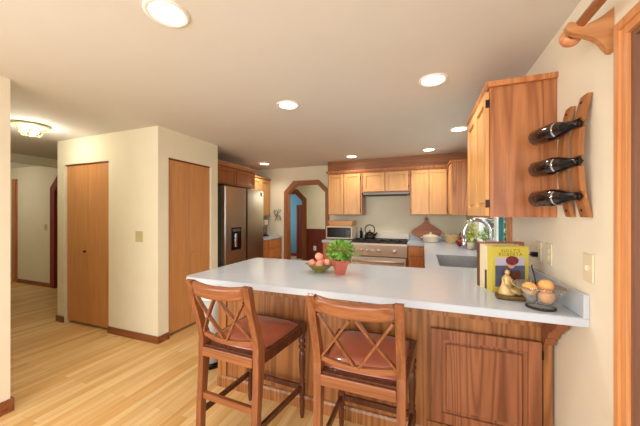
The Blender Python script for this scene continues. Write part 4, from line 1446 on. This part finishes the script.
# cutting board leaning on the back wall, standing on one corner
t = thing('cutting_board', 'diamond-shaped wooden cutting board with knob handle against the back wall', 'cutting board', (0.04, 5.0, 0.9465))
outl = [(-0.02, 0.0), (0.045, 0.0), (0.275, 0.115), (0.27, 0.165), (0.085, 0.285), (0.06, 0.325), (0.062, 0.345), (0.066, 0.365), (0.05, 0.388), (0.022, 0.388), (0.004, 0.365), (0.008, 0.345), (0.01, 0.325), (-0.02, 0.285), (-0.195, 0.165), (-0.215, 0.14), (-0.205, 0.115)]
mb = MB()
rr = []
for off in (0.0, 0.02):
    rr.append([mb.bm.verts.new((0.02 + a, 4.952 + off + 0.052 * (h / 0.388), 0.9468 + h)) for a, h in outl])
mb.bm.faces.new(rr[0])
mb.bm.faces.new(rr[1][::-1])
for k in range(len(outl)):
    q = (k + 1) % len(outl)
    mb.bm.faces.new((rr[0][k], rr[1][k], rr[1][q], rr[0][q]))
mb.build('board', M['board'], t)

pc2 = (0.115, 4.74, 0.9465)
t = thing('pot', 'cream enamel pot with lid in front of the cutting board', 'pot', pc2)
MB().lathe([(0, 0), (0.1, 0), (0.115, 0.012), (0.118, 0.085), (0.122, 0.09), (0.0, 0.09)], pc2, 28, closed_ends=False).build('body', M['cream_pot'], t)
MB().lathe([(0.121, 0.0905), (0.115, 0.102), (0.06, 0.122), (0.015, 0.128), (0.012, 0.138), (0.02, 0.15), (0, 0.156)], pc2, 28, closed_ends=False).build('lid', M['cream_pot'], t)
for sx in (-1, 1):
    MB().tube([(pc2[0] + sx * 0.116, pc2[1] - 0.03, pc2[2] + 0.07), (pc2[0] + sx * 0.145, pc2[1] - 0.02, pc2[2] + 0.072), (pc2[0] + sx * 0.145, pc2[1] + 0.02, pc2[2] + 0.072), (pc2[0] + sx * 0.116, pc2[1] + 0.03, pc2[2] + 0.07)], 0.007, 8).build('handle', M['cream_pot'], t)

wc = (0.42, 4.70, 0.9465)
t = thing('basket', 'pale wicker basket with two handles right of the pot', 'basket', wc)
mb = MB()
prof = [(0, 0.001), (0.085, 0.001)]
for k in range(9):
    z = 0.008 + 0.013 * k
    prof += [(0.092 + 0.0028 * k, z), (0.088 + 0.0028 * k, z + 0.0065)]
prof += [(0.118, 0.128), (0.108, 0.128), (0.084, 0.01), (0, 0.01)]
mb.lathe(prof, wc, 28, closed_ends=False)
mb.build('basket_body', M['wicker'], t)
for sx in (-1, 1):
    pts = [(wc[0] + sx * (0.112 + 0.004 * math.sin(a)), wc[1] - 0.035 * math.cos(a), wc[2] + 0.12 + 0.04 * math.sin(a)) for a in [k * PI / 8 for k in range(9)]]
    MB().tube(pts, 0.006, 8).build('handle', M['fridge_wood'], t)
ac = (0.515, 4.27, 0.9465)
t = thing('fruit_bowl', 'small dark bowl of red apples behind the sink', 'bowl', ac)
MB().lathe([(0, 0.001), (0.055, 0.001), (0.07, 0.02), (0.09, 0.055), (0.095, 0.062), (0.09, 0.062), (0.066, 0.025), (0, 0.012)], ac, 24, closed_ends=False).build('bowl', M['wainscot'], t)
a0 = None
for dx, dy, dz, lb in ((-0.04, -0.02, 0.062, 'red apple at the left of the dark bowl'), (0.038, -0.02, 0.064, 'red apple at the right of the dark bowl'), (0.0, 0.045, 0.064, 'red apple at the back of the dark bowl'), (-0.003, -0.008, 0.108, 'topmost red apple in the dark bowl')):
    if a0 is None:
        a0 = o = thing('apple', lb, 'fruit', (0, 0, 0), 'red apples in the dark bowl')
        MB().lathe([(0, -0.03), (0.014, -0.033), (0.03, -0.018), (0.036, 0.004), (0.03, 0.024), (0.014, 0.031), (0, 0.025)], None, 16, closed_ends=False).build('flesh', M['onion'], a0)
        MB().tube([(0, 0, 0.024), (0.003, 0, 0.04)], 0.002, 6).build('stem', M['hinge'], a0)
    else:
        o = copy_tree(a0)
        o['label'] = lb
    o.location = (ac[0] + dx, ac[1] + dy, ac[2] + dz)

# leafy plant in the counter corner
sp = (0.565, 3.93, 0.9468)
t = thing('potted_plant', 'yellow-green leafy plant on the worktop behind the faucet', 'plant', sp)
MB().lathe([(0, 0), (0.035, 0), (0.045, 0.09), (0.04, 0.09), (0, 0.08)], sp, 18, closed_ends=False).build('pot', M['cream_pot'], t)
mb = MB()
leaf_ball(mb, (sp[0], sp[1], sp[2] + 0.22), 0.06, 0.12, 0.11, 240, 0.05)
for f_ in [v for v in mb.bm.verts if v.co.x > 0.632]:
    f_.co.x = 0.632
mb.build('foliage', M['leaf3'], t)
# sill plant
sp = (0.665, 3.42, WZ0 + 0.0025)
t = thing('potted_plant', 'small bright green plant on the sink window sill', 'plant', sp)
MB().lathe([(0, 0), (0.02, 0), (0.026, 0.05), (0.022, 0.05), (0, 0.044)], sp, 16, closed_ends=False).build('pot', M['white'], t)
mb = MB()
leaf_ball(mb, (sp[0] - 0.03, sp[1], sp[2] + 0.095), 0.06, 0.07, 0.045, 120, 0.04)
mb.build('foliage', M['leaf'], t)
# curtain panel inside the window recess
mb = MB()
n = 12
rr = []
for off in (0, 0.004):
    rr.append([(0.682 + off + 0.007 * math.sin(i * 1.6), 2.93 + 0.14 * i / n) for i in range(n + 1)])
mb.prism(rr[0] + rr[1][::-1], 'xy', WZ0 + 0.004, WZ1 - 0.01)
mb.build('curtain', M['teal'], label='narrow teal curtain panel hanging in the sink window', cat='curtain')

# coffee maker on the left counter
cc = (-3.05, 4.80, 0.9465)
t = thing('coffee_maker', 'small grey coffee maker on the counter beside the refrigerator', 'coffee maker', cc)
B(cc[0] - 0.08, cc[0] + 0.11, cc[1] - 0.07, cc[1] + 0.07, TOP, TOP + 0.03, 0.005).build('base', M['black'], t)
B(cc[0] - 0.08, cc[0] - 0.01, cc[1] - 0.07, cc[1] + 0.07, TOP + 0.03, TOP + 0.29, 0.006).build('tower', M['plate'], t)
B(cc[0] - 0.08, cc[0] + 0.11, cc[1] - 0.07, cc[1] + 0.07, TOP + 0.23, TOP + 0.32, 0.01).build('brew_head', M['plate'], t)
MB().lathe([(0, 0.0), (0.045, 0), (0.055, 0.04), (0.055, 0.1), (0.04, 0.14), (0.042, 0.15), (0, 0.15)], (cc[0] + 0.05, cc[1], TOP + 0.0305), 18, closed_ends=False).build('carafe', M['steel_side'], t)

# wire wall ornament beside the archway
t = thing('wall_ornament', 'twisted grey wire ornament on the wall left of the archway', 'ornament', (-2.825, 5.03, 1.25))
mb = MB()
def wp(x, z, d=0.0):
    return (-2.825 + x, 5.035 + d, 1.37 + z)
mb.tube([wp(-0.06, -0.12), wp(-0.02, -0.02), wp(0.0, 0.06), wp(0.03, 0.14)], 0.006, 6)
mb.tube([wp(-0.08, 0.09), wp(-0.03, 0.02), wp(0.03, -0.03), wp(0.08, -0.10)], 0.006, 6)
mb.tube([wp(0.075, 0.12), wp(0.03, 0.05), wp(-0.02, 0.02), wp(-0.075, -0.03)], 0.006, 6)
mb.tube([wp(-0.05 + 0.04 * math.cos(a), 0.06 + 0.05 * math.sin(a)) for a in [k * PI / 8 for k in range(17)]], 0.005, 6)
mb.tube([wp(0.03 + 0.045 * math.cos(a), -0.05 + 0.04 * math.sin(a)) for a in [k * PI / 8 for k in range(17)]], 0.005, 6)
mb.build('wire_work', M['wire'], t)

# trash can at the end of the peninsula, half hidden by the left stool
tc_ = (-1.83, 2.03, 0)
t = thing('trash_can', 'slim pale trash can at the peninsula end behind the left stool', 'trash can', tc_)
MB().lathe([(0.088, 0.05), (0.1, 0.62), (0.0, 0.62)], tc_, 28).build('bin', M['bin'], t)
MB().lathe([(0, 0), (0.094, 0.0), (0.094, 0.0495), (0, 0.0495)], tc_, 28, closed_ends=False).build('foot_ring', M['black'], t)
MB().lathe([(0.104, 0.6205), (0.104, 0.635), (0.07, 0.66), (0, 0.668)], tc_, 28, closed_ends=False).build('lid', M['white'], t)

# cupboard in the blue room
t = thing('wardrobe', 'dark wooden cupboard in the blue room beyond both arches', 'cupboard', (-3.45, 8.0, 0))
B(-3.74, -3.16, 7.85, 8.27, 0.0, 1.69, 0.01).build('body', M['dark_trim'], t)
for x0 in (-3.72, -3.445):
    panel_door(t, Face('-y', 7.85), x0, x0 + 0.265, 0.08, 1.65, M['dark_trim'])

# ------------------------------------------------------------------ lamps
def can_light(label, x, y):
    t = thing('recessed_light', label, 'light', (x, y, CE), 'recessed ceiling lights')
    MB().lathe([(0.098, -0.0005), (0.098, -0.006), (0.088, -0.009), (0.078, -0.006), (0.074, -0.001)], (x, y, CE), 32, closed_ends=False).build('trim_ring', M['can'], t)
    MB().lathe([(0.0, -0.0035), (0.076, -0.0035), (0.076, -0.001), (0, -0.001)], (x, y, CE), 32, closed_ends=False).build('lens', M['lens'], t)
    l = bpy.data.lights.new('recessed_lamp', 'SPOT')
    l.energy = CAN_POWER * 2.2
    l.color = WARM
    l.spot_size = math.radians(150)
    l.spot_blend = 0.8
    l.shadow_soft_size = 0.06
    o = bpy.data.objects.new('recessed_lamp', l)
    COL.objects.link(o)
    o.parent = t
    o.location = (0, 0, -0.03)


can_light('recessed ceiling light nearest the camera, largest of all', -1.134, 0.964)
can_light('recessed ceiling light above the bowl of peaches', -1.10, 2.145)
can_light('recessed ceiling light over the peninsula, left of the oak wall cabinet', 0.067, 2.107)
can_light('recessed ceiling light over the sink', 0.377, 3.417)
can_light('recessed ceiling light before the cabinet over the microwave', -1.098, 4.42)
can_light('recessed ceiling light before the cabinet over the cutting board', 0.079, 4.353)
can_light('recessed ceiling light beside the refrigerator, near the archway', -2.789, 4.473)

hx, hy = -3.9, 1.66
t = thing('ceiling_light', 'brass and glass semi-flush light on the hallway ceiling', 'light', (hx, hy, CE))
MB().lathe([(0.15, -0.001), (0.155, -0.010), (0.145, -0.022), (0.0, -0.023)], (hx, hy, CE), 32).build('canopy', M['canopy'], t)
mb = MB()
for k in range(8):
    a0_, a1_ = k * PI / 4, (k + 1) * PI / 4
    r0, r1 = 0.12, 0.085
    q = [(r0 * math.cos(a0_), r0 * math.sin(a0_), -0.0235), (r0 * math.cos(a1_), r0 * math.sin(a1_), -0.0235), (r1 * math.cos(a1_), r1 * math.sin(a1_), -0.105), (r1 * math.cos(a0_), r1 * math.sin(a0_), -0.105)]
    mb.bm.faces.new([mb.bm.verts.new((hx + p_[0], hy + p_[1], CE + p_[2])) for p_ in q])
mb.build('glass_shade', M['pane'], t)
mb = MB()
for k in range(8):
    a0_, a1_ = k * PI / 4, (k + 1) * PI / 4
    p0 = (hx + 0.12 * math.cos(a0_), hy + 0.12 * math.sin(a0_), CE - 0.0235)
    p1 = (hx + 0.085 * math.cos(a0_), hy + 0.085 * math.sin(a0_), CE - 0.105)
    p2 = (hx + 0.085 * math.cos(a1_), hy + 0.085 * math.sin(a1_), CE - 0.105)
    mb.tube([p0, p1], 0.003, 6).tube([p1, p2], 0.003, 6)
mb.build('shade_frame', M['brass_lamp'], t)
for k in range(3):
    a = k * 2 * PI / 3 + 0.4
    MB().ball((hx + 0.05 * math.cos(a), hy + 0.05 * math.sin(a), CE - 0.075), 0.024).build('bulb', M['bulb'], t)
l = bpy.data.lights.new('hall_lamp', 'POINT')
l.energy = 15
l.color = (1.0, 0.94, 0.80)
l.shadow_soft_size = 0.05
o = bpy.data.objects.new('hall_lamp', l)
COL.objects.link(o)
o.parent = t
o.location = (0, 0, -0.15)

# ------------------------------------------------------------------ garden beyond the sink window
for i, (x, y, z, r, lb) in enumerate(((1.85, 4.6, 0.95, 0.75, 'garden bush outside the sink window, nearest the house corner'), (1.8, 6.3, 1.0, 0.8, 'garden bush outside the sink window, middle of the three'), (1.95, 8.0, 1.1, 0.85, 'garden bush outside the sink window, farthest from the camera'))):
    t = thing('garden_bush', lb, 'bush', (x, y, 0))
    MB().tube([(x, y, 0), (x + 0.02, y, z - 0.3)], [0.05, 0.03], 8).build('trunk', M['hinge'], t)
    mb = MB()
    leaf_ball(mb, (x, y, z + 0.2), r * 0.9, r, r, 700, 0.16)
    mb.build('foliage', M['leaf2'], t)
w = B(0.9, 9, -4, 9, -0.15, -0.05)
struct('ground', w, M['leaf2'])
